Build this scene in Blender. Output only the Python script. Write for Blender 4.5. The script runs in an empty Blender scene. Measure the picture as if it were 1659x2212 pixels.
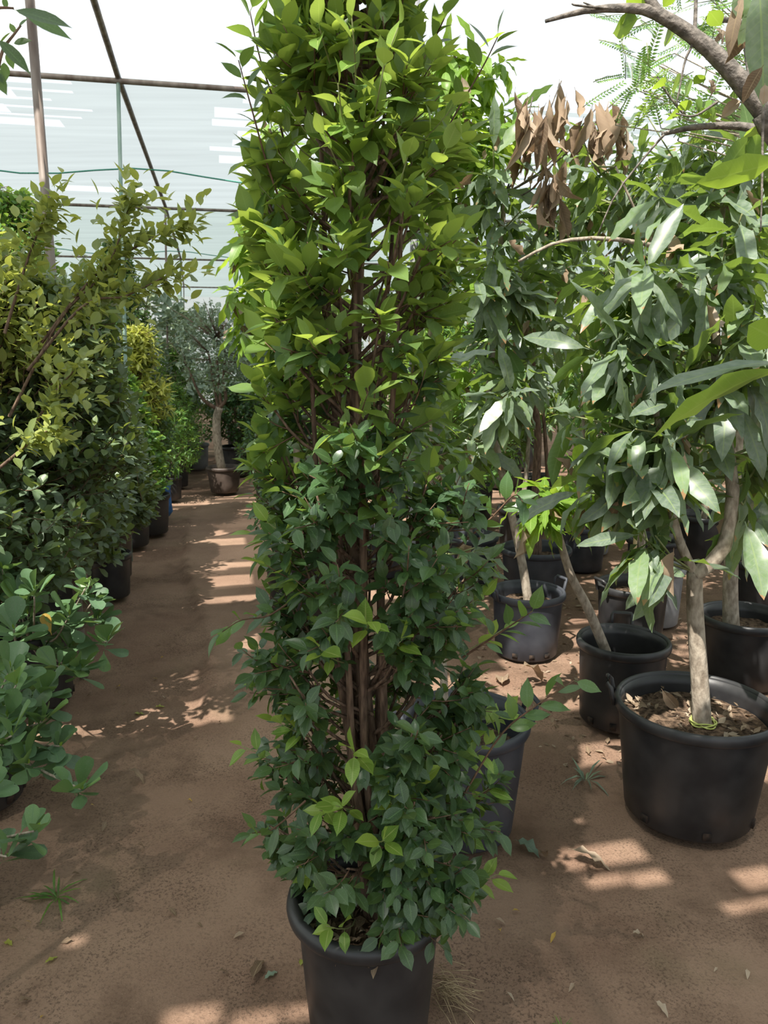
import bpy, bmesh, math, random
import numpy as np
from mathutils import Vector, Matrix

# ---------------------------------------------------------------- camera, world, sun, exposure
SC = bpy.context.scene
COL = SC.collection
F_PX, CX, CY, PITCH, EYE = 1664.0, 829.5, 1106.0, math.radians(11.4), 1.6
cam_d = bpy.data.cameras.new('camera'); cam = bpy.data.objects.new('camera', cam_d); COL.objects.link(cam)
cam_d.sensor_fit = 'HORIZONTAL'; cam_d.angle = 2*math.atan(829.5/F_PX); cam_d.clip_start = 0.05; cam_d.clip_end = 200
cam.location = (0, 0, EYE); cam.rotation_euler = (math.pi/2-PITCH, 0, 0)
cam_d.dof.use_dof = True; cam_d.dof.focus_distance = 2.0; cam_d.dof.aperture_fstop = 14.0
SC.camera = cam

world = bpy.data.worlds.new('sky'); SC.world = world; world.use_nodes = True
bg = world.node_tree.nodes['Background']; bg.inputs[0].default_value = (0.86, 0.93, 1.0, 1); bg.inputs[1].default_value = 1.05

TO_SUN = Vector((-0.25, -0.45, 0.86)).normalized()
sun_d = bpy.data.lights.new('sun', 'SUN'); sun_d.energy = 9.0; sun_d.angle = math.radians(0.6); sun_d.color = (1.0, 0.95, 0.86)
sun = bpy.data.objects.new('sun', sun_d); COL.objects.link(sun)
sun.rotation_euler = TO_SUN.to_track_quat('Z', 'Y').to_euler(); sun.location = (-4, -2, 8)

SC.view_settings.view_transform = 'Standard'; SC.view_settings.look = 'None'
SC.view_settings.exposure = 0.2; SC.view_settings.gamma = 1.0; SC.view_settings.use_curve_mapping = False
cy = SC.cycles
cy.use_denoising = True
cy.max_bounces = 7; cy.diffuse_bounces = 4; cy.glossy_bounces = 2; cy.transmission_bounces = 4; cy.transparent_max_bounces = 8
cy.sample_clamp_indirect = 6.0; cy.caustics_reflective = False; cy.caustics_refractive = False

# ---------------------------------------------------------------- photograph <-> world
def ray(px, py):
    u = (px-CX)/F_PX; v = (CY-py)/F_PX
    return u, math.cos(PITCH)+v*math.sin(PITCH), v*math.cos(PITCH)-math.sin(PITCH)
def at(px, py, Y):
    a, b, c = ray(px, py); t = Y/b
    return np.array((a*t, Y, EYE+c*t))
def gnd(px, py, z=0.0):
    a, b, c = ray(px, py); t = (z-EYE)/c
    return np.array((a*t, b*t, z))

# ---------------------------------------------------------------- object helpers
def tag(o, label=None, cat=None, group=None, kind=None):
    if label: o['label'] = label
    if cat: o['category'] = cat
    if group: o['group'] = group
    if kind: o['kind'] = kind
    return o
def empty(name, loc, label, cat, group=None, rz=0.0):
    o = bpy.data.objects.new(name, None); COL.objects.link(o)
    o.location = tuple(float(v) for v in loc); o.rotation_euler = (0, 0, rz); o.empty_display_size = 0.1
    return tag(o, label, cat, group)
def link_mesh(name, me, mat, parent=None):
    o = bpy.data.objects.new(name, me); COL.objects.link(o)
    if mat: me.materials.append(mat)
    if parent: o.parent = parent                    # mesh data are in the parent's own space
    return o
def np_mesh(name, V, Fq, attrs=None, smooth=True):
    """V (n,3); Fq (m,4) quads"""
    V = np.ascontiguousarray(V, dtype=np.float32); Fq = np.ascontiguousarray(Fq, dtype=np.int32)
    me = bpy.data.meshes.new(name)
    me.vertices.add(len(V)); me.vertices.foreach_set('co', V.ravel())
    k = Fq.shape[1]
    me.loops.add(Fq.size); me.loops.foreach_set('vertex_index', Fq.ravel())
    me.polygons.add(len(Fq)); me.polygons.foreach_set('loop_start', np.arange(0, Fq.size, k, dtype=np.int32))
    me.polygons.foreach_set('loop_total', np.full(len(Fq), k, dtype=np.int32))
    if smooth: me.polygons.foreach_set('use_smooth', np.ones(len(Fq), dtype=bool))
    me.update(calc_edges=True)
    for an, arr in (attrs or {}).items():
        a = me.attributes.new(an, 'FLOAT', 'POINT'); a.data.foreach_set('value', np.ascontiguousarray(arr, dtype=np.float32))
    return me
def norm(a):
    return a/np.maximum(np.linalg.norm(a, axis=-1, keepdims=True), 1e-9)

def tube_mesh(name, paths, radii, sides=6):
    """paths: list of (n,3); radii: list of (n,)"""
    Vs, Fs, off = [], [], 0
    ang = np.linspace(0, 2*math.pi, sides, endpoint=False)
    ca, sa = np.cos(ang), np.sin(ang)
    for P, R in zip(paths, radii):
        P = np.asarray(P, float); R = np.asarray(R, float); n = len(P)
        T = norm(np.gradient(P, axis=0))
        ref = np.array((0.31, 0.95, 0.05)) if abs(T[0][2]) > 0.6 else np.array((0.05, 0.1, 1.0))
        A = norm(np.cross(T, ref)); B = np.cross(T, A)
        ring = P[:, None, :]+R[:, None, None]*(A[:, None, :]*ca[None, :, None]+B[:, None, :]*sa[None, :, None])
        Vs.append(ring.reshape(-1, 3))
        i = np.arange(n-1)[:, None]*sides; j = np.arange(sides)[None, :]; j2 = (j+1) % sides
        Fs.append((np.stack([i+j, i+j2, i+sides+j2, i+sides+j], -1).reshape(-1, 4))+off)
        if sides == 4:
            Fs.append(np.array([[3, 2, 1, 0], [(n-1)*4, (n-1)*4+1, (n-1)*4+2, (n-1)*4+3]])+off)
        else:                                      # close the end with quads to keep a uniform face size
            e = (n-1)*sides
            for q in range(1, sides-2, 2):
                Fs.append(np.array([[e, e+q, e+q+1, e+min(q+2, sides-1)]])+off)
        off += n*sides
    return np_mesh(name, np.concatenate(Vs), np.concatenate(Fs))
def smooth_path(pts, n=12):
    P = np.asarray(pts, float); m = len(P)
    if m < 3: return np.array([P[0]+(P[-1]-P[0])*t for t in np.linspace(0, 1, n)])
    Q = np.vstack([2*P[0]-P[1], P, 2*P[-1]-P[-2]]); out = []
    for s in np.linspace(0, m-1, n):
        i = min(int(s), m-2); t = s-i; a, b, c, d = Q[i], Q[i+1], Q[i+2], Q[i+3]
        out.append(0.5*((2*b)+(c-a)*t+(2*a-5*b+4*c-d)*t*t+(3*b-a-3*c+d)*t**3))
    return np.array(out)
def taper(r0, r1, n): return np.linspace(r0, r1, n)

# ---------------------------------------------------------------- materials
def nodes_of(name):
    m = bpy.data.materials.new(name); m.use_nodes = True
    nt = m.node_tree; nt.nodes.clear()
    return m, nt, nt.nodes, nt.links
def nd(nt, t, **kw):
    n = nt.nodes.new(t)
    for k, v in kw.items():
        if k.startswith('i_'): n.inputs[int(k[2:])].default_value = v
        else: setattr(n, k, v)
    return n
def ramp(nt, stops):
    r = nt.nodes.new('ShaderNodeValToRGB'); e = r.color_ramp.elements
    while len(e) < len(stops): e.new(0.5)
    for el, (p, c) in zip(e, stops): el.position = p; el.color = (*c, 1)
    return r
def mix(nt, fac, a, b, blend='MIX'):
    m = nt.nodes.new('ShaderNodeMix'); m.data_type = 'RGBA'; m.blend_type = blend
    for sock, v in ((m.inputs[0], fac), (m.inputs[6], a), (m.inputs[7], b)):
        if isinstance(v, bpy.types.NodeSocket): nt.links.new(v, sock)
        elif isinstance(v, (int, float)): sock.default_value = v
        else: sock.default_value = (*v, 1) if len(v) == 3 else v
    return m.outputs[2]
def math_n(nt, op, a, b=0.0):
    m = nt.nodes.new('ShaderNodeMath'); m.operation = op
    for s, v in ((m.inputs[0], a), (m.inputs[1], b)):
        if isinstance(v, bpy.types.NodeSocket): nt.links.new(v, s)
        else: s.default_value = v
    return m.outputs[0]

def leaf_mat(name, stops, trans, vein, back, rough=0.42, tmix=0.32, dust=0.25, spec=0.5, tip=None, film=0.0):
    m, nt, N, L = nodes_of(name)
    out = nd(nt, 'ShaderNodeOutputMaterial')
    rnd = nd(nt, 'ShaderNodeAttribute', attribute_name='rnd').outputs['Fac']
    lx = nd(nt, 'ShaderNodeAttribute', attribute_name='lx').outputs['Fac']
    lt = nd(nt, 'ShaderNodeAttribute', attribute_name='lt').outputs['Fac']
    rp = ramp(nt, stops); L.new(rnd, rp.inputs[0])
    geo = nd(nt, 'ShaderNodeNewGeometry'); tc = nd(nt, 'ShaderNodeTexCoord')
    nz = nd(nt, 'ShaderNodeTexNoise'); nz.inputs['Scale'].default_value = 60; nz.inputs['Detail'].default_value = 2
    L.new(tc.outputs['Object'], nz.inputs['Vector'])
    c = mix(nt, math_n(nt, 'MULTIPLY', nz.outputs[0], 0.35), rp.outputs[0], (0.02, 0.05, 0.015))
    # dusty flecks
    fl = nd(nt, 'ShaderNodeTexNoise'); fl.inputs['Scale'].default_value = 420; fl.inputs['Detail'].default_value = 1
    L.new(tc.outputs['Object'], fl.inputs['Vector'])
    fr = ramp(nt, [(0.66, (0, 0, 0)), (0.74, (1, 1, 1))]); L.new(fl.outputs[0], fr.inputs[0])
    c = mix(nt, math_n(nt, 'MULTIPLY', fr.outputs[0], dust), c, (0.45, 0.5, 0.42))
    if film:                                        # pale upper face: settled dust, with sunlit gloss also put into the colour
        c = mix(nt, math_n(nt, 'MULTIPLY', math_n(nt, 'MULTIPLY', nz.outputs[0], film*2), math_n(nt, 'SUBTRACT', 1.0, geo.outputs['Backfacing'])), c, (0.46, 0.50, 0.46))
    # midrib and side veins
    ax = math_n(nt, 'ABSOLUTE', lx)
    mid = math_n(nt, 'LESS_THAN', ax, 0.07)
    sv = math_n(nt, 'SINE', math_n(nt, 'MULTIPLY', math_n(nt, 'SUBTRACT', lt, math_n(nt, 'MULTIPLY', ax, 0.10)), 95.0))
    sv = math_n(nt, 'MULTIPLY', math_n(nt, 'GREATER_THAN', sv, 0.90), 0.35)
    vf = math_n(nt, 'MAXIMUM', math_n(nt, 'MULTIPLY', mid, 0.75), sv)
    c = mix(nt, vf, c, vein)
    if tip:                                         # scorched brown leaf tips
        jt = math_n(nt, 'ADD', lt, math_n(nt, 'MULTIPLY', math_n(nt, 'SUBTRACT', nz.outputs[0], 0.5), 0.5))
        on = math_n(nt, 'MULTIPLY', math_n(nt, 'GREATER_THAN', jt, 0.93), math_n(nt, 'GREATER_THAN', rnd, 0.45))
        c = mix(nt, on, c, tip)
    c = mix(nt, math_n(nt, 'MULTIPLY', geo.outputs['Backfacing'], 0.55), c, back)
    p = nd(nt, 'ShaderNodeBsdfPrincipled'); L.new(c, p.inputs['Base Color'])
    p.inputs['Roughness'].default_value = rough; p.inputs['Specular IOR Level'].default_value = spec
    bmp = nd(nt, 'ShaderNodeBump'); bmp.inputs['Strength'].default_value = 0.25; bmp.inputs['Distance'].default_value = 0.002
    L.new(math_n(nt, 'MULTIPLY', vf, -1.0), bmp.inputs['Height']); L.new(bmp.outputs[0], p.inputs['Normal'])
    t = nd(nt, 'ShaderNodeBsdfTranslucent')
    tc2 = mix(nt, 0.55, c, trans); tc2 = mix(nt, math_n(nt, 'MULTIPLY', rnd, 0.4), tc2, trans); L.new(tc2, t.inputs[0])
    ms = nd(nt, 'ShaderNodeMixShader', i_0=tmix); L.new(p.outputs[0], ms.inputs[1]); L.new(t.outputs[0], ms.inputs[2])
    L.new(ms.outputs[0], out.inputs[0])
    return m

def simple_mat(name, c1, c2, scale=20, rough=0.6, bump=0.3, detail=5, spec=0.4, stretch=(1, 1, 1), metal=0.0, dist=0.01, lo=0.35, hi=0.65):
    m, nt, N, L = nodes_of(name)
    out = nd(nt, 'ShaderNodeOutputMaterial'); p = nd(nt, 'ShaderNodeBsdfPrincipled'); tc = nd(nt, 'ShaderNodeTexCoord')
    mp = nd(nt, 'ShaderNodeMapping'); mp.inputs['Scale'].default_value = stretch; L.new(tc.outputs['Object'], mp.inputs[0])
    nz = nd(nt, 'ShaderNodeTexNoise'); nz.inputs['Scale'].default_value = scale; nz.inputs['Detail'].default_value = detail
    L.new(mp.outputs[0], nz.inputs['Vector'])
    r = ramp(nt, [(lo, c1), (hi, c2)]); L.new(nz.outputs[0], r.inputs[0]); L.new(r.outputs[0], p.inputs['Base Color'])
    p.inputs['Roughness'].default_value = rough; p.inputs['Specular IOR Level'].default_value = spec; p.inputs['Metallic'].default_value = metal
    b = nd(nt, 'ShaderNodeBump'); b.inputs['Strength'].default_value = bump; b.inputs['Distance'].default_value = dist
    L.new(nz.outputs[0], b.inputs['Height']); L.new(b.outputs[0], p.inputs['Normal'])
    L.new(p.outputs[0], out.inputs[0])
    return m

def net_mat(name, col, transp, tl=0.75):
    m, nt, N, L = nodes_of(name)
    out = nd(nt, 'ShaderNodeOutputMaterial'); tc = nd(nt, 'ShaderNodeTexCoord')
    mp = nd(nt, 'ShaderNodeMapping'); mp.inputs['Rotation'].default_value = (0, 0, math.radians(-12)); mp.inputs['Scale'].default_value = (0.35, 4.0, 4.0)
    L.new(tc.outputs['Object'], mp.inputs[0])
    nz = nd(nt, 'ShaderNodeTexNoise'); nz.inputs['Scale'].default_value = 1.6; nz.inputs['Detail'].default_value = 6; L.new(mp.outputs[0], nz.inputs['Vector'])
    r = ramp(nt, [(0.3, tuple(v*0.86 for v in col)), (0.7, col)]); L.new(nz.outputs[0], r.inputs[0])
    t = nd(nt, 'ShaderNodeBsdfTranslucent'); d = nd(nt, 'ShaderNodeBsdfDiffuse'); tr = nd(nt, 'ShaderNodeBsdfTransparent')
    L.new(r.outputs[0], t.inputs[0]); L.new(r.outputs[0], d.inputs[0])
    m1 = nd(nt, 'ShaderNodeMixShader', i_0=tl); L.new(d.outputs[0], m1.inputs[1]); L.new(t.outputs[0], m1.inputs[2])
    m2 = nd(nt, 'ShaderNodeMixShader', i_0=transp); L.new(m1.outputs[0], m2.inputs[1]); L.new(tr.outputs[0], m2.inputs[2])
    L.new(m2.outputs[0], out.inputs[0])
    return m

M = {}
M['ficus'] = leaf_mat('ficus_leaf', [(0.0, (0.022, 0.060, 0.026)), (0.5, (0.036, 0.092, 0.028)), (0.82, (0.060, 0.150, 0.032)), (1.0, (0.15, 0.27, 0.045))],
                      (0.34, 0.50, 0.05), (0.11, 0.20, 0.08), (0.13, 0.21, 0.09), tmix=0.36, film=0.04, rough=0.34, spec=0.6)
M['ficus_top'] = leaf_mat('upper_ficus_leaf', [(0.0, (0.050, 0.125, 0.030)), (0.5, (0.085, 0.185, 0.034)), (1.0, (0.20, 0.33, 0.05))], (0.50, 0.62, 0.07), (0.17, 0.28, 0.09), (0.17, 0.27, 0.09), tmix=0.48, film=0.05)  # paler young growth, with the light on the crown put into the colour
M['hedge_top'] = leaf_mat('upper_hedge_leaf', [(0.0, (0.16, 0.23, 0.055)), (0.6, (0.30, 0.36, 0.075)), (1.0, (0.46, 0.49, 0.10))], (0.56, 0.58, 0.08), (0.25, 0.32, 0.12), (0.26, 0.32, 0.12), tmix=0.45, film=0.08)  # sunlight on the hedge top put into the yellowish young leaf colour
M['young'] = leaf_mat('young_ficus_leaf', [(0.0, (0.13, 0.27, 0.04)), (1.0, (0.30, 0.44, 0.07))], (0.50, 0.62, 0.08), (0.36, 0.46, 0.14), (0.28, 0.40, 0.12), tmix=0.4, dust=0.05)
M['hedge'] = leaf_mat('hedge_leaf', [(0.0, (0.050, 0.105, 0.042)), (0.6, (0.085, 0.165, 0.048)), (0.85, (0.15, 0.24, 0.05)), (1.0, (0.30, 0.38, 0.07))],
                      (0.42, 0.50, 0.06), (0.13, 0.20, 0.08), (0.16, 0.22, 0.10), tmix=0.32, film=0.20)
M['obovate'] = leaf_mat('obovate_leaf', [(0.0, (0.060, 0.135, 0.060)), (0.7, (0.095, 0.205, 0.065)), (1.0, (0.18, 0.33, 0.07))],
                        (0.28, 0.45, 0.07), (0.10, 0.19, 0.09), (0.12, 0.20, 0.09), tmix=0.25, dust=0.35, film=0.08)
M['mango'] = leaf_mat('mango_leaf', [(0.0, (0.030, 0.080, 0.036)), (0.6, (0.065, 0.145, 0.042)), (0.85, (0.13, 0.25, 0.04)), (1.0, (0.27, 0.40, 0.055))],
                      (0.40, 0.56, 0.05), (0.24, 0.32, 0.14), (0.12, 0.20, 0.07), rough=0.36, tmix=0.36, dust=0.12, spec=0.7, tip=(0.34, 0.19, 0.09), film=0.27)
M['bright'] = leaf_mat('bright_mango_leaf', [(0.0, (0.12, 0.25, 0.03)), (1.0, (0.22, 0.38, 0.04))], (0.50, 0.66, 0.05), (0.30, 0.42, 0.12), (0.22, 0.36, 0.07), tmix=0.45, dust=0.05)
M['yellow'] = leaf_mat('yellowing_leaf', [(0.0, (0.30, 0.36, 0.05)), (1.0, (0.50, 0.50, 0.09))], (0.66, 0.68, 0.09), (0.50, 0.50, 0.2), (0.42, 0.45, 0.15), tmix=0.4, dust=0.05)
M['dry'] = leaf_mat('dry_leaf', [(0.0, (0.16, 0.100, 0.068)), (0.5, (0.32, 0.23, 0.165)), (1.0, (0.50, 0.40, 0.31))], (0.45, 0.26, 0.12), (0.42, 0.32, 0.2), (0.34, 0.24, 0.16), rough=0.75, tmix=0.22, dust=0.1, spec=0.2)
M['amber'] = leaf_mat('amber_leaf', [(0.0, (0.50, 0.30, 0.06)), (1.0, (0.60, 0.40, 0.09))], (0.6, 0.4, 0.1), (0.55, 0.4, 0.15), (0.5, 0.35, 0.12), rough=0.6, tmix=0.25, dust=0.1, spec=0.3)
M['grey'] = leaf_mat('grey_leaf', [(0.0, (0.16, 0.225, 0.17)), (0.7, (0.25, 0.33, 0.24)), (1.0, (0.34, 0.43, 0.25))], (0.35, 0.45, 0.2), (0.24, 0.3, 0.22), (0.22, 0.28, 0.2), tmix=0.25)
M['dark'] = leaf_mat('dark_shrub_leaf', [(0.0, (0.020, 0.060, 0.022)), (0.7, (0.035, 0.100, 0.028)), (1.0, (0.10, 0.22, 0.035))], (0.28, 0.45, 0.06), (0.08, 0.16, 0.06), (0.1, 0.17, 0.06), tmix=0.3)
M['lush'] = leaf_mat('lush_leaf', [(0.0, (0.055, 0.150, 0.030)), (0.7, (0.115, 0.26, 0.040)), (1.0, (0.25, 0.41, 0.06))], (0.42, 0.60, 0.07), (0.16, 0.28, 0.08), (0.16, 0.27, 0.08), tmix=0.38)
M['bark'] = simple_mat('brown_bark', (0.075, 0.045, 0.030), (0.19, 0.125, 0.085), 40, 0.8, 0.6, stretch=(3, 3, 0.6))
M['twig'] = simple_mat('reddish_twig', (0.085, 0.048, 0.030), (0.17, 0.10, 0.062), 60, 0.7, 0.2)
M['grey_bark'] = simple_mat('grey_bark', (0.20, 0.16, 0.12), (0.40, 0.34, 0.27), 26, 0.85, 0.6, stretch=(2, 2, 1.0))
M['dark_bark'] = simple_mat('dark_grey_bark', (0.085, 0.075, 0.065), (0.23, 0.20, 0.175), 30, 0.85, 0.7, stretch=(2, 2, 2))
M['green_twig'] = simple_mat('green_twig', (0.14, 0.16, 0.06), (0.22, 0.24, 0.10), 40, 0.6, 0.2)
M['pot'] = simple_mat('black_plastic', (0.014, 0.014, 0.016), (0.034, 0.033, 0.034), 9, 0.42, 0.10, 8, spec=0.5)
M['potblue'] = simple_mat('weathered_black_plastic', (0.022, 0.025, 0.034), (0.055, 0.058, 0.070), 7, 0.5, 0.12, 8, spec=0.5)
M['potgrey'] = simple_mat('grey_plastic', (0.16, 0.16, 0.17), (0.27, 0.27, 0.28), 7, 0.55, 0.1, 8)
M['potbrown'] = simple_mat('brown_plastic', (0.045, 0.032, 0.026), (0.10, 0.075, 0.062), 8, 0.5, 0.1, 8)
M['hole'] = simple_mat('hole_dark', (0.006, 0.005, 0.004), (0.05, 0.03, 0.02), 40, 0.95, 0.2)
M['soil'] = simple_mat('potting_soil', (0.035, 0.024, 0.017), (0.17, 0.115, 0.078), 55, 0.95, 1.0, 8, spec=0.1, dist=0.02)
M['blue'] = simple_mat('blue_plastic', (0.02, 0.09, 0.30), (0.06, 0.20, 0.50), 12, 0.5, 0.4)
M['pipe'] = simple_mat('rusty_steel_pipe', (0.10, 0.070, 0.055), (0.22, 0.185, 0.16), 14, 0.6, 0.2, stretch=(1, 1, 0.3), metal=0.15)
M['pipe_green'] = simple_mat('green_steel_pipe', (0.09, 0.16, 0.13), (0.22, 0.29, 0.25), 14, 0.6, 0.2, stretch=(1, 1, 0.3), metal=0.15)
M['rope'] = simple_mat('green_rope', (0.04, 0.22, 0.16), (0.07, 0.30, 0.22), 80, 0.7, 0.3)
M['straw'] = simple_mat('dry_straw', (0.24, 0.17, 0.09), (0.42, 0.32, 0.19), 30, 0.8, 0.2)
M['bamboo'] = simple_mat('bamboo_stake', (0.42, 0.28, 0.14), (0.62, 0.46, 0.27), 20, 0.5, 0.2, stretch=(3, 3, 0.4))
M['tie'] = simple_mat('yellow_green_twine', (0.36, 0.42, 0.10), (0.50, 0.54, 0.18), 60, 0.7, 0.3)
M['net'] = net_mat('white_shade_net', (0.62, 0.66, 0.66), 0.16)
M['net_mid'] = net_mat('greyer_shade_net', (0.26, 0.295, 0.305), 0.12)  # roof bays get greyer and darker towards the far end
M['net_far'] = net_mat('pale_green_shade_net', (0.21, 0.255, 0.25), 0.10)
M['net_darkening'] = net_mat('unseen_darkening_net', (0.29, 0.34, 0.32), 0.06)  # out-of-view front roof made darker, added to dim the near ground
M['wallnet'] = net_mat('pale_green_wall_net', (0.80, 0.90, 0.86), 0.12)

def ground_mat():
    m, nt, N, L = nodes_of('sandy_soil')
    out = nd(nt, 'ShaderNodeOutputMaterial'); p = nd(nt, 'ShaderNodeBsdfPrincipled'); tc = nd(nt, 'ShaderNodeTexCoord')
    def noise(s, d, r=0.5):
        n = nd(nt, 'ShaderNodeTexNoise'); n.inputs['Scale'].default_value = s; n.inputs['Detail'].default_value = d; n.inputs['Roughness'].default_value = r
        L.new(tc.outputs['Object'], n.inputs['Vector']); return n.outputs[0]
    big = ramp(nt, [(0.36, (0.205, 0.126, 0.088)), (0.66, (0.318, 0.212, 0.150))]); L.new(noise(1.3, 5, 0.6), big.inputs[0])
    damp = ramp(nt, [(0.50, (0, 0, 0)), (0.68, (1, 1, 1))]); L.new(noise(2.3, 6, 0.65), damp.inputs[0])
    c = mix(nt, math_n(nt, 'MULTIPLY', damp.outputs[0], 0.7), big.outputs[0], (0.105, 0.066, 0.044))
    moss = ramp(nt, [(0.58, (0, 0, 0)), (0.72, (1, 1, 1))]); L.new(noise(1.7, 4, 0.6), moss.inputs[0])
    c = mix(nt, math_n(nt, 'MULTIPLY', moss.outputs[0], 0.35), c, (0.13, 0.12, 0.06))
    f1 = noise(120, 6, 0.75); sp = ramp(nt, [(0.50, (0, 0, 0)), (0.60, (1, 1, 1))]); L.new(f1, sp.inputs[0])
    dens = ramp(nt, [(0.35, (0.15, 0.15, 0.15)), (0.65, (1, 1, 1))]); L.new(noise(3.1, 4, 0.6), dens.inputs[0])
    packed = nd(nt, 'ShaderNodeAttribute', attribute_name='packed').outputs['Fac']
    c = mix(nt, math_n(nt, 'MULTIPLY', packed, 0.55), c, (0.345, 0.230, 0.165))
    c = mix(nt, math_n(nt, 'MULTIPLY', math_n(nt, 'MULTIPLY', sp.outputs[0], math_n(nt, 'MULTIPLY', dens.outputs[0], math_n(nt, 'SUBTRACT', 1.0, math_n(nt, 'MULTIPLY', packed, 0.7)))), 0.80), c, (0.055, 0.038, 0.028))
    f2 = noise(260, 3, 0.6); sl = ramp(nt, [(0.62, (0, 0, 0)), (0.72, (1, 1, 1))]); L.new(f2, sl.inputs[0])
    c = mix(nt, math_n(nt, 'MULTIPLY', sl.outputs[0], 0.4), c, (0.50, 0.37, 0.27))
    L.new(c, p.inputs['Base Color']); p.inputs['Roughness'].default_value = 0.95; p.inputs['Specular IOR Level'].default_value = 0.1
    b = nd(nt, 'ShaderNodeBump'); b.inputs['Strength'].default_value = 0.6; b.inputs['Distance'].default_value = 0.012
    h = math_n(nt, 'ADD', math_n(nt, 'MULTIPLY', f1, 0.8), math_n(nt, 'MULTIPLY', noise(16, 5, 0.6), 1.2)); L.new(h, b.inputs['Height'])
    L.new(b.outputs[0], p.inputs['Normal']); L.new(p.outputs[0], out.inputs[0])
    return m
M['ground'] = ground_mat()

# ---------------------------------------------------------------- the setting: ground, net roof, net walls
TH = math.radians(12.0)
E_DIR = np.array((-math.sin(TH), math.cos(TH))); C_DIR = np.array((math.cos(TH), math.sin(TH)))   # along / across the shade house
def ec(x, y): return float(x*E_DIR[0]+y*E_DIR[1]), float(x*C_DIR[0]+y*C_DIR[1])
def xy(e, c): return float(e*E_DIR[0]+c*C_DIR[0]), float(e*E_DIR[1]+c*C_DIR[1])

def value_noise(X, Y, seed):
    r = np.random.default_rng(seed); G = r.random((64, 64))
    xi = np.floor(X).astype(int); yi = np.floor(Y).astype(int); fx = X-xi; fy = Y-yi
    fx = fx*fx*(3-2*fx); fy = fy*fy*(3-2*fy); g = lambda a, b: G[a % 64, b % 64]
    return (g(xi, yi)*(1-fx)+g(xi+1, yi)*fx)*(1-fy)+(g(xi, yi+1)*(1-fx)+g(xi+1, yi+1)*fx)*fy
def ground_height(X, Y):
    h = 0.010*value_noise(X*2.2, Y*2.2, 1)+0.006*value_noise(X*7, Y*7, 2)+0.003*value_noise(X*22, Y*22, 3)
    # low crumbling step along the left wheel track
    edge = np.interp(Y, RIDGE[:, 1], RIDGE[:, 0]); d = X-edge+0.03*(value_noise(X*9, Y*9, 5)-0.5)
    k = np.clip((Y-2.9)/0.5, 0, 1)*np.clip((7.4-Y)/0.6, 0, 1)
    return h+k*(0.022/(1+np.exp(-d*70))+0.022*np.exp(-(d/0.035)**2))-0.046
RIDGE = np.array([gnd(*p)[:2] for p in ((455, 1560), (450, 1480), (455, 1400), (440, 1330), (425, 1280), (400, 1230), (403, 1180), (398, 1130), (420, 1090))])
RIDGE = RIDGE[np.argsort(RIDGE[:, 1])]
gx = np.concatenate([np.linspace(-30, -3.6, 24)[:-1], np.arange(-3.6, 4.6, 0.03), np.linspace(4.6, 30, 24)[1:]])
gy = np.concatenate([np.linspace(-8, 0.8, 10)[:-1], np.arange(0.8, 9.5, 0.03), np.linspace(9.5, 45, 40)[1:]])
GX, GY = np.meshgrid(gx, gy); GZ = ground_height(GX, GY)
nx, ny = len(gx), len(gy)
PK = np.clip((GX-np.interp(GY, RIDGE[:, 1], RIDGE[:, 0])+0.05*(value_noise(GX*9, GY*9, 5)-0.5))/0.05, 0, 1)*np.clip((GY-2.8)/0.8, 0, 1)*np.clip((0.4-GX)/0.4, 0, 1)*(0.6+0.4*value_noise(GX*4, GY*4, 8))
ii = (np.arange(ny-1)[:, None]*nx+np.arange(nx-1)[None, :]).ravel()
floor = link_mesh('floor', np_mesh('floor', np.stack([GX, GY, GZ], -1).reshape(-1, 3), np.stack([ii, ii+1, ii+nx+1, ii+nx], -1), {'packed': PK.ravel()}), M['ground'])
tag(floor, 'brown sandy soil floor of the shade house', 'floor', kind='structure')

ROOF_Z = 3.64
def roof_point(px, py, z=0.0):                      # where the sun ray that ends at this ground pixel crosses the roof
    g = gnd(px, py, z); k = (ROOF_Z-z)/TO_SUN.z
    return ec(g[0]+TO_SUN.x*k, g[1]+TO_SUN.y*k)
gaps = []                                           # (e0, e1, c0, c1) openings between the net sheets, and slits added to let sun in
def gap_at(px, py, we, wc, z=0.0):
    e, c = roof_point(px, py, z); gaps.append((e-we/2, e+we/2, c-wc/2, c+wc/2))
for g in ((400, 1150, 0.10, 0.8), (420, 1222, 0.16, 0.9), (430, 1293, 0.13, 1.3), (240, 1297, 0.10, 0.5), (330, 1520, 0.03, 0.5), (230, 1530, 0.03, 0.5), (190, 1560, 0.05, 0.35),
          (500, 1000, 0.3, 1.0), (1110, 1470, 0.34, 0.9), (1255, 1615, 0.16, 0.5), (1500, 1470, 0.3, 0.6), (1140, 1880, 0.03, 0.16), (1310, 1885, 0.05, 0.13), (1400, 1880, 0.06, 0.12), (1640, 1880, 0.09, 0.14), (1630, 1940, 0.04, 0.2),
          (400, 2185, 0.07, 0.14), (540, 2190, 0.06, 0.12), (640, 2170, 0.04, 0.08), (155, 2015, 0.03, 0.05), (310, 1415, 0.03, 0.10)):
    gap_at(*g)
for k in range(5): gap_at(470+10*math.sin(k*3.1), 1071+k*8.5, 0.06, 0.9+0.3*math.sin(k*2.2))
for k in range(24):                                 # slit after slit added in the roof to let sun onto the mango trees
    e0 = 0.75+k*0.36; gaps.append((e0, e0+0.25+0.05*math.sin(k*2.3), 0.15+0.15*math.sin(k*1.7), 6.5))
for k in range(8):                                  # more added slits, to brighten the plants beyond the tall ficus
    e0 = 3.27+k*0.36; gaps.append((e0, e0+0.24+0.04*math.sin(k*2.3), -0.85+0.15*math.sin(k*2.9), 0.4))
for k in range(4):                                  # slits added so that sun reaches the top of the tall ficus
    e0 = 0.40+k*0.24; gaps.append((e0, e0+0.10, -0.80, -0.10-0.12*(k % 2)))
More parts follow.
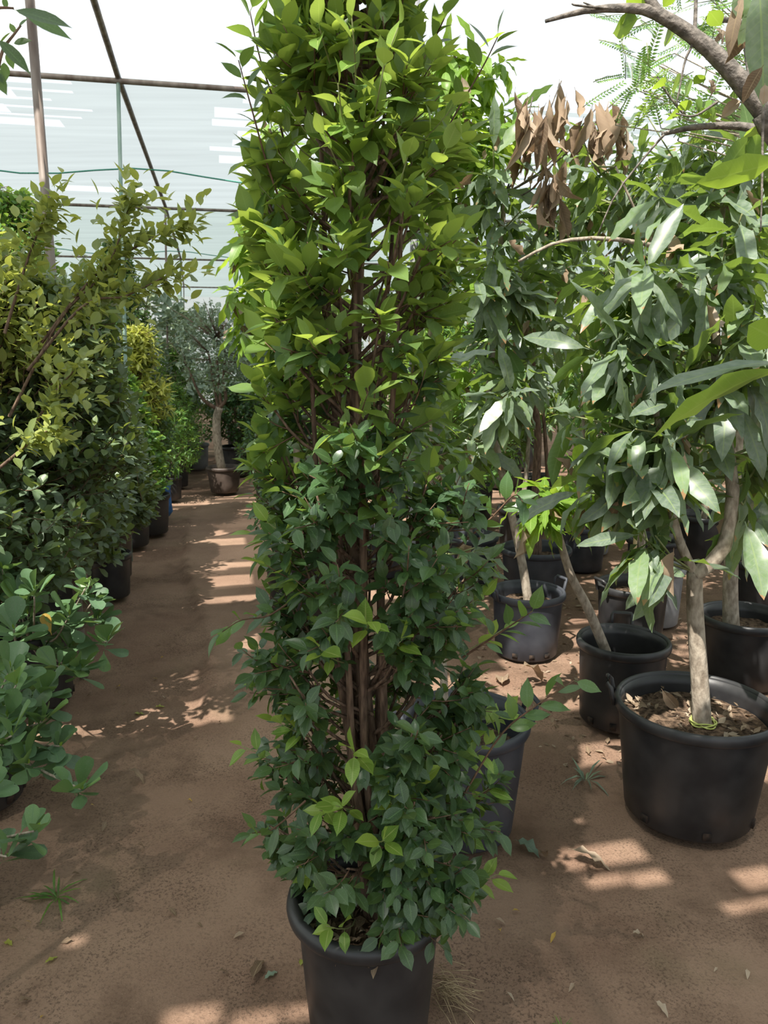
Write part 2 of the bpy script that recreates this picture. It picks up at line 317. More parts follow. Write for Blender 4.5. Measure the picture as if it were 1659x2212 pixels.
for k in range(15):                                 # slits added to let sun onto the left hedge
    e0 = 1.7+k*0.42; gaps.append((e0, e0+0.26, -4.6, -1.42-0.2*math.sin(k*2.1)))
def sag(e): return 0.07*math.sin(math.pi*(((e+0.05)/4.3) % 1.0))
V, Fq, bay, row_e = [], [], [], sorted(set([round(-2.5+0.12*i, 4) for i in range(int(30.2/0.12))]+[round(v, 4) for g in gaps for v in g[:2]]))
for e0, e1 in zip(row_e[:-1], row_e[1:]):
    if e1-e0 < 1e-4: continue
    mid = (e0+e1)/2; spans = [(-9.0, 11.0)]
    for g in gaps:
        if g[0] <= mid <= g[1]:
            ns = []
            for a, b in spans:
                if g[2] > a: ns.append((a, min(b, g[2])))
                if g[3] < b: ns.append((max(a, g[3]), b))
            spans = [s for s in ns if s[1]-s[0] > 1e-4]
    for a, b in spans:
        i = len(V); p = [xy(e0, a), xy(e0, b), xy(e1, b), xy(e1, a)]; z = [ROOF_Z-sag(e0)]*2+[ROOF_Z-sag(e1)]*2
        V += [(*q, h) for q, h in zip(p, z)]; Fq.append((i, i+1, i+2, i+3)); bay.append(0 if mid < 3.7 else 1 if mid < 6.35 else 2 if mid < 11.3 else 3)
ceiling = link_mesh('ceiling', np_mesh('ceiling', np.array(V), np.array(Fq), smooth=False), M['net_darkening'])
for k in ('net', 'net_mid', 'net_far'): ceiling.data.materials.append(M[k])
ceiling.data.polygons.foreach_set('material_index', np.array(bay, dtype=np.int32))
tag(ceiling, 'white translucent shade net stretched over the roof pipes', 'ceiling', kind='structure')
def wall(name, e0, c0, e1, c1, label):
    a, b = xy(e0, c0), xy(e1, c1); n = 24
    P = [(a[0]+(b[0]-a[0])*t, a[1]+(b[1]-a[1])*t) for t in np.linspace(0, 1, n)]
    V = [(x, y, -0.05) for x, y in P]+[(x, y, ROOF_Z) for x, y in P]
    o = link_mesh(name, np_mesh(name, np.array(V), np.array([(i, i+1, n+i+1, n+i) for i in range(n-1)]), smooth=False), M['wallnet'])
    tag(o, label, 'wall', kind='structure')
wall('wall_back', 27.5, -9, 27.5, 11, 'pale green net wall at the far end of the shade house')
wall('wall_left', -4, -9, 27.5, -9, 'pale net wall along the left side')
wall('wall_right', -4, 11, 27.5, 11, 'pale net wall along the right side')

# ---------------------------------------------------------------- roof pipes and posts
def pipe(name, a, b, r, mat, label, cat, parent=None, group=None):
    o = link_mesh(name, tube_mesh(name, [np.array([a, b], float)], [np.array([r, r])], 10), mat, parent)
    return tag(o, label, cat, group)
BEAM_Z = 3.55
post_px = ((255, 175, 'green steel post under the first roof crossing', 'pipe_green'), (357, 450, 'rusty thin post at the second roof crossing', 'pipe'), (390, 560, 'thin green post at the third roof crossing', 'pipe_green'), (397, 620, 'farthest thin roof post above the grey leaved tree', 'pipe'))
feet = []
for px, py, lb, mt in post_px:
    a, b, c = ray(px, py); t = (BEAM_Z-EYE)/c; feet.append((a*t, b*t))
e_first = ec(*feet[0])
for (x, y), (px, py, lb, mt) in zip(feet, post_px):
    pipe('steel_post', (x-0.14, y, -0.03), (x, y, BEAM_Z), 0.014, M[mt], lb, 'post')
d = np.array(feet[-1])-np.array(feet[0])
pts = [tuple(np.array(feet[0])-d*0.38)]+feet
rd = link_mesh('roof_ridge_pipe', tube_mesh('roof_ridge_pipe', [np.array([(x, y, BEAM_Z+0.03) for x, y in pts])], [np.full(len(pts), 0.021)], 10), M['pipe'])
tag(rd, 'long rusty roof pipe running away along the left row', 'pipe')
for (x, y), lb in zip(feet, ('nearest rusty cross pipe under the net roof', 'second cross pipe under the net roof', 'third cross pipe under the net roof', 'farthest cross pipe under the net roof')):
    e, c = ec(x, y); a, b = xy(e, c-2.6), xy(e, c+(2.6 if e < 7 else 6.5))
    pipe('roof_cross_pipe', (*a, BEAM_Z), (*b, BEAM_Z), 0.019, M['pipe'], lb, 'pipe')
p0, p1 = at(66, 20, 3.75), at(106, 520, 3.75); sl = (p1-p0)/(p1[2]-p0[2])
pt, pb = p0+sl*(3.57-p0[2]), p0+sl*(-0.03-p0[2])
pipe('steel_post', pb, pt, 0.021, M['pipe'], 'thick steel post rising from the left hedge', 'post')
pipe('steel_post', (*at(897, 190, 4.6)[:2], -0.03), (*at(897, 190, 4.6)[:2], 3.57), 0.024, M['potgrey'], 'pale steel post behind the top of the tall ficus', 'post')
for (e, c0, c1, lb) in ((9.0, -3.0, 4.0, 'sagging green rope before the second cross pipe'), (15.6, -3.0, 4.0, 'faint green rope before the third cross pipe')):
    P = []
    for t in np.linspace(0, 1, 20):
        x, y = xy(e, c0+(c1-c0)*t); P.append((x, y, ROOF_Z-0.10-0.10*math.sin(t*math.pi*3)**2))
    o = link_mesh('green_rope', tube_mesh('green_rope', [np.array(P)], [np.full(20, 0.008)], 6), M['rope']); tag(o, lb, 'rope')

# ---------------------------------------------------------------- leaves
PROF = {
    'ficus':   ([0, .12, .21, .35, .52, .68, .82, .93, 1], [.035, .05, .52, .90, 1, .86, .48, .13, .0]),
    'ficus4':  ([0, .14, .42, .75, 1], [.04, .14, 1.0, .62, .0]),
    'obovate': ([0, .14, .32, .52, .72, .88, .97, 1], [.06, .09, .42, .74, .98, .92, .5, .18]),
    'oval4':   ([0, .14, .45, .82, 1], [.05, .16, .95, .90, .15]),
    'mango':   ([0, .08, .17, .3, .44, .58, .72, .84, .93, 1], [.04, .05, .42, .82, 1, .99, .86, .58, .26, .0]),
    'mango5':  ([0, .1, .3, .55, .82, 1], [.04, .06, .8, 1, .55, .0]),
    'narrow':  ([0, .08, .4, .75, 1], [.05, .25, 1, .55, .0]),
}
def leaf_geo(kind, P, A, N, L, W, curl, rnd, wave=0.0, fold=0.25, seed=0):
    t, w = (np.array(v) for v in PROF[kind]); R = len(t); n = len(P)
    P, A, N = np.asarray(P, float), norm(np.asarray(A, float)), np.asarray(N, float)
    N = norm(N-A*np.sum(N*A, 1, keepdims=True)); S = np.cross(A, N)
    L, W, curl, rnd = (np.broadcast_to(np.asarray(v, float), (n,)) for v in (L, W, curl, rnd))
    r = np.random.default_rng(seed+n)
    th = curl[:, None]*(t[None, :]-0.15)
    dt = np.diff(t, prepend=0)
    y = np.cumsum(np.cos(th)*dt[None, :], 1)*L[:, None]; z = -np.cumsum(np.sin(th)*dt[None, :], 1)*L[:, None]
    hw = w[None, :]*W[:, None]*0.5
    k = r.uniform(2.0, 3.2, n)[:, None]*2*math.pi; ph = r.uniform(0, 6.28, (n, 2))
    wl = wave*W[:, None]*np.sin(k*t[None, :]+ph[:, :1])*w[None, :]; wr = wave*W[:, None]*np.sin(k*t[None, :]+ph[:, 1:])*w[None, :]
    fz = fold*hw*r.uniform(0.3, 1.6, n)[:, None]
    nl = np.stack([-hw, y, z+fz*np.cos(th)+wl], -1); nc = np.stack([0*hw, y, z], -1); nr = np.stack([hw, y, z+fz*np.cos(th)+wr], -1)
    loc = np.stack([nl, nc, nr], 2)                # n,R,3,3
    V = P[:, None, None, :]+loc[..., :1]*S[:, None, None, :]+loc[..., 1:2]*A[:, None, None, :]+loc[..., 2:]*N[:, None, None, :]
    i = np.arange(R-1)*3
    q = np.concatenate([np.stack([i, i+1, i+4, i+3], -1), np.stack([i+1, i+2, i+5, i+4], -1)])
    Fq = (q[None]+np.arange(n)[:, None, None]*(R*3)).reshape(-1, 4)
    lx = np.tile(np.array([-1.0, 0, 1]), n*R); lt = np.tile(np.repeat(t, 3), n); rn = np.repeat(rnd, R*3)
    return V.reshape(-1, 3), Fq, {'lx': lx, 'lt': lt, 'rnd': rn}
def join_geo(gs):
    Vs, Fs, at_, off = [], [], {}, 0
    for V, Fq, a in gs:
        Vs.append(V); Fs.append(Fq+off); off += len(V)
        for k, v in a.items(): at_.setdefault(k, []).append(v)
    return np.concatenate(Vs), np.concatenate(Fs), {k: np.concatenate(v) for k, v in at_.items()}
def leaf_obj(name, geos, mat, parent=None):
    if not isinstance(geos, list): geos = [geos]
    V, Fq, a = join_geo(geos)
    return link_mesh(name, np_mesh(name, V, Fq, a), mat, parent)

def twig_leaves(r, S, E, k, kind, L, wr, alpha=0.95, droop=0.15, curl=0.5, t0=0.25, rnd=(0, 0.8), upn=1.0, wave=0.0, bow=0.10):
    """twigs from S to E (bowed), k leaves each set spirally; returns leaf geometry and twig paths"""
    S, E = np.asarray(S, float), np.asarray(E, float); n = len(S)
    D = E-S; ln = np.linalg.norm(D, axis=1, keepdims=True); T = D/np.maximum(ln, 1e-6)
    C = (S+E)/2+np.array((0, 0, -1.0))*ln*bow+r.normal(0, 0.06, (n, 3))*ln
    def pos(t): return S[:, None]*(1-t)[..., None]**2+2*C[:, None]*((1-t)*t)[..., None]+E[:, None]*(t*t)[..., None]
    def tan(t): return norm(2*(C-S)[:, None]*(1-t)[..., None]+2*(E-C)[:, None]*t[..., None])
    paths = pos(np.broadcast_to(np.linspace(0, 1, 5), (n, 5)))
    t = np.clip(np.broadcast_to(np.linspace(t0, 1, k), (n, k))+r.normal(0, 0.02, (n, k)), 0, 1)
    p = pos(t); tg = tan(t)
    phi = r.uniform(0, 6.28, (n, 1))+np.arange(k)[None]*2.399+r.normal(0, 0.3, (n, k))
    ref = np.where(np.abs(tg[..., 2:]) > 0.85, np.array((1.0, 0, 0)), np.array((0, 0, 1.0)))
    a = norm(np.cross(tg, ref)); b = np.cross(tg, a)
    rad = a*np.cos(phi)[..., None]+b*np.sin(phi)[..., None]
    al = alpha*np.where(t > 0.97, 0.35, 1.0)+r.normal(0, 0.15, (n, k))
    ax = tg*np.cos(al)[..., None]+rad*np.sin(al)[..., None]+np.array((0, 0, -1.0))*(droop+r.normal(0, 0.12, (n, k)))[..., None]
    ax = norm(ax)
    nn = np.array((0, 0, 1.0))*upn+rad*-0.25+tg*0.35+r.normal(0, 0.28, (n, k, 3))
    m = n*k; LL = L*r.uniform(0.68, 1.12, m)
    g = leaf_geo(kind, p.reshape(m, 3), ax.reshape(m, 3), nn.reshape(m, 3), LL, LL*wr*r.uniform(0.85, 1.15, m), curl*r.uniform(-0.2, 1.4, m), r.uniform(*rnd, m), wave=wave, seed=int(r.integers(1e6)))
    return g, paths
def whorls(r, tips, dirs, k, L, wr, kind='mango', alpha=(0.7, 1.5), droop=0.5, curl=0.7, rnd=(0, 0.85), wave=0.10):
    n = len(tips); m = n*k; T = norm(np.asarray(dirs, float)); tips = np.asarray(tips, float)
    ref = np.where(np.abs(T[:, 2:]) > 0.85, np.array((1.0, 0, 0)), np.array((0, 0, 1.0)))
    a = norm(np.cross(T, ref)); b = np.cross(T, a)
    phi = r.uniform(0, 6.28, (n, 1))+np.arange(k)[None]*2.399+r.normal(0, 0.2, (n, k))
    rad = a[:, None]*np.cos(phi)[..., None]+b[:, None]*np.sin(phi)[..., None]
    f = np.clip(np.linspace(1, 0, k)[None]+r.normal(0, 0.25, (n, k)), 0, 1.3)
    al = alpha[0]+(alpha[1]-alpha[0])*f+r.normal(0, 0.12, (n, k))
    ax = norm(T[:, None]*np.cos(al)[..., None]+rad*np.sin(al)[..., None]+np.array((0, 0, -1.0))*(droop*r.uniform(-0.1, 2.2, (n, k)))[..., None])
    p = tips[:, None]-T[:, None]*(f*0.09*L/0.2)[..., None]
    nn = np.array((0, 0, 1.0))+T[:, None]*0.3+r.normal(0, 0.42, (n, k, 3))
    LL = L*r.uniform(0.5, 1.15, m)
    return leaf_geo(kind, p.reshape(m, 3), ax.reshape(m, 3), nn.reshape(m, 3), LL, LL*wr*r.uniform(0.85, 1.15, m), curl*r.uniform(0.2, 1.5, m), r.uniform(*rnd, m), wave=wave*1.5, seed=int(r.integers(1e6)))
def twigs_obj(name, paths, r0, r1, mat, parent, sides=4):
    if name == 'twigs' and (len(paths) <= 8 or sides == 5):
        for p in paths: link_mesh('twig', tube_mesh('twig', [p], [taper(r0, r1, len(p))], sides), mat, parent)
        return
    return link_mesh(name, tube_mesh(name, list(paths), [taper(r0, r1, len(p)) for p in paths], sides), mat, parent)

# ---------------------------------------------------------------- pots
def lathe_mesh(name, prof, seg=48):
    prof = np.array(prof, float); n = len(prof); a = np.linspace(0, 2*math.pi, seg, endpoint=False)
    V = np.stack([prof[:, :1]*np.cos(a)[None], prof[:, :1]*np.sin(a)[None], np.repeat(prof[:, 1:], seg, 1)], -1).reshape(-1, 3)
    i = np.arange(n-1)[:, None]*seg; j = np.arange(seg)[None]; j2 = (j+1) % seg
    return np_mesh(name, V, np.stack([i+j, i+j2, i+seg+j2, i+seg+j], -1).reshape(-1, 4))
def make_pot(root, R, r0, h, soil, mat='pot', handles=(), holes=(), seg=48, lip=0.014, litter=0, seed=1):
    mt = M[mat]; s = R-lip
    pot = link_mesh('pot', lathe_mesh('pot', [(0.0, 0.004), (r0*0.9, 0.004), (r0-0.008, 0.0), (r0, 0.010), (r0+0.3*(s-r0), h*0.3), (s-0.004, h-0.05), (s-0.004, h-0.01), (s-0.010, h-0.01), (s-0.012, h-0.05), (r0+0.3*(s-r0)-0.012, h*0.3), (r0-0.012, 0.02), (0.0, 0.02)], seg), mt, root)
    ring = [(R-lip-0.010+lip*1.1*(1+math.cos(t))*0.75, h-0.020+0.022*math.sin(t)) for t in np.linspace(math.pi, -math.pi, 13)]
    rim = link_mesh('rim', lathe_mesh('rim', ring, seg), mt, pot)
    for ang in handles:
        ca, sa = math.cos(ang), math.sin(ang); o = np.array((ca, sa, 0)); tg = np.array((-sa, ca, 0)); up = np.array((0, 0, 1.0))
        P = np.array([o*(R-0.002)-tg*0.045+up*(h-0.030), o*(R+0.012)-tg*0.045+up*(h+0.030), o*(R+0.024)-tg*0.040+up*(h+0.042), o*(R+0.024)+tg*0.040+up*(h+0.042), o*(R+0.012)+tg*0.045+up*(h+0.030), o*(R-0.002)+tg*0.045+up*(h-0.030)])
        link_mesh('handle', tube_mesh('handle', [P], [np.full(6, 0.0085)], 6), mt, pot)
    for ang in holes:
        ca, sa = math.cos(ang), math.sin(ang); o = np.array((ca, sa, 0)); tg = np.array((-sa, ca, 0)); up = np.array((0, 0, 1.0)); c = o*(r0+0.004)+up*0.032
        V = []
        for q, z0 in ((-0.012, 0.0), (0.004, 0.0)):
            for a_, b_ in ((-1, -1), (1, -1), (1, 1), (-1, 1)): V.append(c+o*q+tg*a_*0.014+up*b_*0.013)
        Fh = [(3, 2, 1, 0), (4, 5, 6, 7), (0, 1, 5, 4), (1, 2, 6, 5), (2, 3, 7, 6), (3, 0, 4, 7)]
        link_mesh('drain_hole', np_mesh('drain_hole', np.array(V), np.array(Fh), smooth=False), M['hole'], pot)
    zs = soil; rs = r0+(s-r0)*zs/h-0.012
    rr = np.random.default_rng(seed); ringr = np.linspace(0.001, rs, 9); a = np.linspace(0, 2*math.pi, 32, endpoint=False)
    V = [(q*math.cos(t), q*math.sin(t), zs+rr.uniform(-0.006, 0.008)) for q in ringr for t in a]
    i = np.arange(8)[:, None]*32; j = np.arange(32)[None]; j2 = (j+1) % 32
    link_mesh('soil', np_mesh('soil', np.array(V), np.stack([i+j, i+j2, i+32+j2, i+32+j], -1).reshape(-1, 4)), M['soil'], root)
    if litter:
        q = rs*np.sqrt(rr.uniform(0, 0.95, litter)); t = rr.uniform(0, 6.28, litter)
        P = np.stack([q*np.cos(t), q*np.sin(t), zs+rr.uniform(0.008, 0.022, litter)], -1)
        ax = np.stack([rr.normal(size=litter), rr.normal(size=litter), rr.normal(0, 0.25, litter)], -1)
        nn = np.stack([rr.normal(0, 0.4, litter), rr.normal(0, 0.4, litter), np.ones(litter)], -1)
        LL = rr.uniform(0.02, 0.05, litter)
        tag(leaf_obj('leaf_litter', leaf_geo('ficus4', P, ax, nn, LL, LL*0.45, rr.uniform(-1, 1.5, litter), rr.random(litter)), M['dry'], root), kind='stuff')
    return pot

def copy_tree(o, parent=None):
    c = o.copy(); COL.objects.link(c); c.parent = parent
    if 'label' in c and parent is None: del c['label']
    for ch in list(o.children): copy_tree(ch, c)
    return c

# ================================================================ the tall ficus in the middle
def build_main():
    Y0 = 1.62; base = np.array((-0.037, Y0, 0.0)); r = np.random.default_rng(11)
    root = empty('potted_ficus', base, 'tall bushy ficus in a black pot standing alone in front', 'potted tree')
    make_pot(root, 0.192, 0.146, 0.350, 0.285, 'pot', seg=64, lip=0.020, litter=170, seed=4)
    tab = [(0, 640, 870), (100, 615, 900), (200, 590, 950), (300, 545, 1010), (400, 548, 1015), (500, 545, 1010), (600, 548, 985), (700, 552, 960), (800, 548, 955), (900, 560, 965), (1000, 535, 1000), (1100, 560, 1045), (1200, 552, 1055), (1300, 535, 1050), (1400, 540, 1060), (1500, 540, 1065), (1600, 545, 1080), (1700, 540, 1090), (1800, 545, 1070), (1860, 620, 1040), (1910, 650, 1010), (1960, 700, 960)]
    zz = np.array([at(800, y, Y0)[2] for y, *_ in tab])[::-1]
    lf = np.array([at(a, y, Y0)[0] for y, a, b in tab])[::-1]-base[0]; rg = np.array([at(b, y, Y0)[0] for y, a, b in tab])[::-1]-base[0]
    axp = [(818, 1990), (812, 1850), (800, 1700), (785, 1500), (775, 1200), (768, 900), (768, 700), (772, 500), (776, 300), (772, 100), (768, -60)]
    az = np.array([at(x, y, Y0)[2] for x, y in axp]); ax_x = np.array([at(x, y, Y0)[0] for x, y in axp])-base[0]
    def axis(z): return np.stack([np.interp(z, az, ax_x), 0*z, z], -1)
    # stems
    stems = []
    for i in range(8):
        a = i*2.399; top = (2.55, 2.2, 2.05, 1.85, 1.7, 1.9, 1.5, 1.35)[i]; n = 16
        z = np.linspace(0.275, top, n); P = axis(z); u = (z-0.275)/(top-0.275)
        off = (0.018 if i else 0.0)+0.028*np.sin(u*math.pi*0.8)*(i > 0)+u**2*(0.07 if i else 0)
        P[:, 0] += off*math.cos(a)+0.007*np.sin(u*11+i); P[:, 1] += off*math.sin(a)+0.007*np.cos(u*9+i*2)
        if i == 0: P[0] = P[1]+(P[0]-P[1])
        stems.append(P); rr = taper(0.022 if i == 0 else 0.0125, 0.004, n)
        link_mesh('stem', tube_mesh('stem', [P], [rr], 8), M['bark'], root)
    # boughs
    paths, S, E, lowS, lowE = [], [], [], [], []
    nb = 260
    for b in range(nb):
        zt = 0.38+(2.58-0.38)*((b+r.random())/nb)**0.97
        phi = r.uniform(0, 2*math.pi); c, s = math.cos(phi), math.sin(phi)
        Lz, Rz = np.interp(zt, zz, lf), np.interp(zt, zz, rg); ax0 = axis(np.array([zt]))[0]
        rx = (Rz-ax0[0]) if c > 0 else (ax0[0]-Lz); ry = 0.5*(Rz-Lz)*0.92
        k = r.uniform(0.50, 0.93); tip = ax0+np.array((c*rx*k, s*ry*k, 0))
        reach = math.hypot(c*rx*k, s*ry*k); rise = reach*r.uniform(0.55, 1.35)+0.03
        if zt < 0.7: rise *= 0.4
        z0 = max(0.32, zt-rise); st = axis(np.array([z0]))[0]+r.normal(0, 0.012, 3)
        ctl = st+(tip-st)*0.5+np.array((c, s, 0))*0.02+np.array((0, 0, -0.02))
        P = smooth_path([st, ctl, tip], 7); paths.append(P)
        nt = int(r.integers(3, 6)) if zt > 1.6 else int(r.integers(4, 7)) if zt > 0.55 else 5
        dens = 1.0 if (zt < 1.28 or zt > 1.75) else 0.8
        for q in range(int(round(nt*dens))):
            t = r.uniform(0.42, 1.0); p = P[0]*0+np.array([np.interp(t*6, np.arange(7), P[:, d]) for d in range(3)])
            d_ = norm(tip-st)*0.8+np.array((c, s, 0))*0.45+r.normal(0, 0.50, 3)+np.array((0, 0, 0.25 if zt > 0.9 else -0.10))
            ln = r.uniform(0.055, 0.125); S.append(p); E.append(p+norm(d_)*ln)
    S, E = np.array(S), np.array(E)
    # keep twig ends inside the plant's outline
    Lz, Rz = np.interp(E[:, 2], zz, lf), np.interp(E[:, 2], zz, rg)
    E[:, 0] = np.clip(E[:, 0], Lz+0.01, Rz-0.01)
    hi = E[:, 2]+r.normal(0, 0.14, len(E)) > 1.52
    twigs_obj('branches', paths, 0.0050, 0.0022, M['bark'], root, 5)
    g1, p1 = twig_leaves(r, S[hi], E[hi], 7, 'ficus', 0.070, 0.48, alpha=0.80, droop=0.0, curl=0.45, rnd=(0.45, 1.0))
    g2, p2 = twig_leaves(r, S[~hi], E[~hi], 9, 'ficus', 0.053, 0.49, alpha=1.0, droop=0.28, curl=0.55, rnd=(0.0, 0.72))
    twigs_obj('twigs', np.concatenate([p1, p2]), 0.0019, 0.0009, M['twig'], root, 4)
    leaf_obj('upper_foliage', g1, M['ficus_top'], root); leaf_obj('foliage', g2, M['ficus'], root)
    # pale new shoots at the outside
    ys = [(760, 1620), (905, 1690), (1000, 1610), (1060, 1700), (690, 1750), (1000, 1795), (930, 1860), (1070, 1890), (830, 1815), (725, 1740), (850, 1720), (655, 1880), (1050, 1610), (1090, 1540), (800, 1340), (690, 1400), (870, 1380), (560, 1160), (580, 1130), (560, 1440), (600, 1560), (520, 1610), (705, 2000),
          (620, 230), (690, 60), (760, 40), (860, 60), (940, 130), (560, 400), (600, 330), (590, 250), (730, 180), (830, 140), (700, 290), (980, 230), (960, 330), (570, 660), (640, 640), (880, 340), (740, 500), (1040, 1290), (1085, 1360)]
    tp = np.array([at(x, y, Y0-0.30+0.0010*abs(x-790)) for x, y in ys])-base
    sd = np.array([axis(np.array([p[2]-0.02]))[0] for p in tp]); dr = norm(tp-sd)
    up = np.where(tp[:, 2:] > 1.7, 0.9, -0.1)
    sS = tp-dr*0.13-np.array((0, 0, 0.07))*np.sign(up+0.2); sE = tp
    g, ps = twig_leaves(r, sS, sE, 5, 'ficus', 0.064, 0.46, alpha=0.8, droop=0.15, curl=0.5, t0=0.55, rnd=(0, 1))
    nv = len(g[0])//len(sS); nf = len(g[1])//len(sS)
    for i in range(len(sS)):
        sh = twigs_obj('new_shoot', [ps[i]], 0.0020, 0.0009, M['green_twig'], root, 4)
        leaf_obj('young_leaves', (g[0][i*nv:(i+1)*nv], g[1][i*nf:(i+1)*nf]-i*nv, {k: v[i*nv:(i+1)*nv] for k, v in g[2].items()}), M['young'], sh)
    # long wandering shoots that leave the outline
    longs = [([(640, 520), (585, 380), (545, 240), (515, 130)], 12, 1.6), ([(640, 420), (600, 250), (560, 120), (540, 25)], 11, 1.65), ([(1000, 1720), (1080, 1590), (1150, 1530), (1240, 1470)], 11, 1.55), ([(1000, 1420), (1090, 1360), (1150, 1320)], 8, 1.6), ([(900, 430), (960, 290), (1040, 150), (1075, 80)], 10, 1.75),
             ([(640, 1290), (580, 1330), (520, 1340), (480, 1365)], 8, 1.6), ([(980, 1190), (1060, 1120), (1110, 1070), (1130, 1085)], 9, 1.65), ([(660, 1730), (590, 1790), (545, 1800)], 6, 1.5), ([(640, 140), (650, 60), (640, 10)], 6, 1.7), ([(900, 150), (940, 80), (960, 40)], 6, 1.7)]
    for pts, k, yy in longs:
        P = smooth_path([at(x, y, yy-0.13+0.12*(1-i/(len(pts)-1)))-base for i, (x, y) in enumerate(pts)], 12); sh = twigs_obj('long_shoot', [P], 0.0026, 0.0010, M['twig'], root, 5)
        t = np.linspace(0.25, 1, k)*11; p = np.stack([np.interp(t, np.arange(12), P[:, d]) for d in range(3)], -1)
        tg = norm(np.stack([np.interp(t, np.arange(12), np.gradient(P[:, d])) for d in range(3)], -1))
        sd = np.cross(tg, np.array((0, 1.0, 0)))*np.where(np.arange(k) % 2, 1, -1)[:, None]
        ax = norm(tg*0.75+sd*0.7+r.normal(0, 0.2, (k, 3))); LL = 0.064*r.uniform(0.7, 1.1, k)
        leaf_obj('shoot_leaves', leaf_geo('ficus', p, ax, np.array((0, -0.45, 0.9))+r.normal(0, 0.35, (k, 3)), LL, LL*0.42, r.uniform(0, 0.8, k), r.uniform(0.55, 1, k), seed=k), M['ficus'], sh)
build_main()

# ================================================================ generic bushes
def bush_parts(root, r, z0, z1, radius, n, kind, mat, L, wr, k=6, twig=0.14, rise=0.8, droop=0.1, rnd=(0, 0.85), trunk_r=0.012, ax_fn=None, stems=3, curl=0.4, bark='bark', squash=1.0, upz=0.25, young=None):
    """a shrub: stems, branches, leafy twigs whose ends fill the body radius(u), u = height 0..1"""
    zt = r.uniform(0, 1, n); phi = r.uniform(0, 2*math.pi, n); z = z0+(z1-z0)*zt
    R = np.array([radius(u) for u in zt]); k_ = np.sqrt(r.uniform(0.12, 1.0, n))
    axf = ax_fn or (lambda q: np.stack([0*q, 0*q, q], -1))
    E = axf(z)+np.stack([np.cos(phi)*R*k_, np.sin(phi)*R*k_*squash, 0*z], -1)
    out = np.stack([np.cos(phi), np.sin(phi), np.full(n, upz)], -1)+r.normal(0, 0.35, (n, 3))
    S = E-norm(out)*twig*r.uniform(0.7, 1.3, (n, 1))
    g, paths = twig_leaves(r, S, E, k, kind, L, wr, droop=droop, rnd=rnd, curl=curl)
    leaf_obj('foliage', g, mat, root)
    # main branches: one for every few twigs
    sel = r.choice(n, min(n, max(8, n//9)), replace=False); bp = []
    for i in sel:
        q = S[i]; zs = max(z0*0.6, q[2]-rise*math.hypot(q[0], q[1])-0.05); st = axf(np.array([zs]))[0]
        bp.append(smooth_path([st, st+(q-st)*0.5+np.array((0, 0, -0.02)), q], 5))
    twigs_obj('twigs', np.concatenate([paths, ]), 0.0022, 0.0010, M['twig'], root, 4)
    twigs_obj('branches', bp, trunk_r*0.5, 0.0025, M[bark], root, 4)
    return paths
def stem_tubes(root, P, r0, r1, mat='bark', name='trunk', sides=10):
    return link_mesh(name, tube_mesh(name, [P], [taper(r0, r1, len(P))], sides), M[mat], root)

def rel(root, pts, n=14): return smooth_path([np.asarray(p)-np.array(root.location) for p in pts], n)

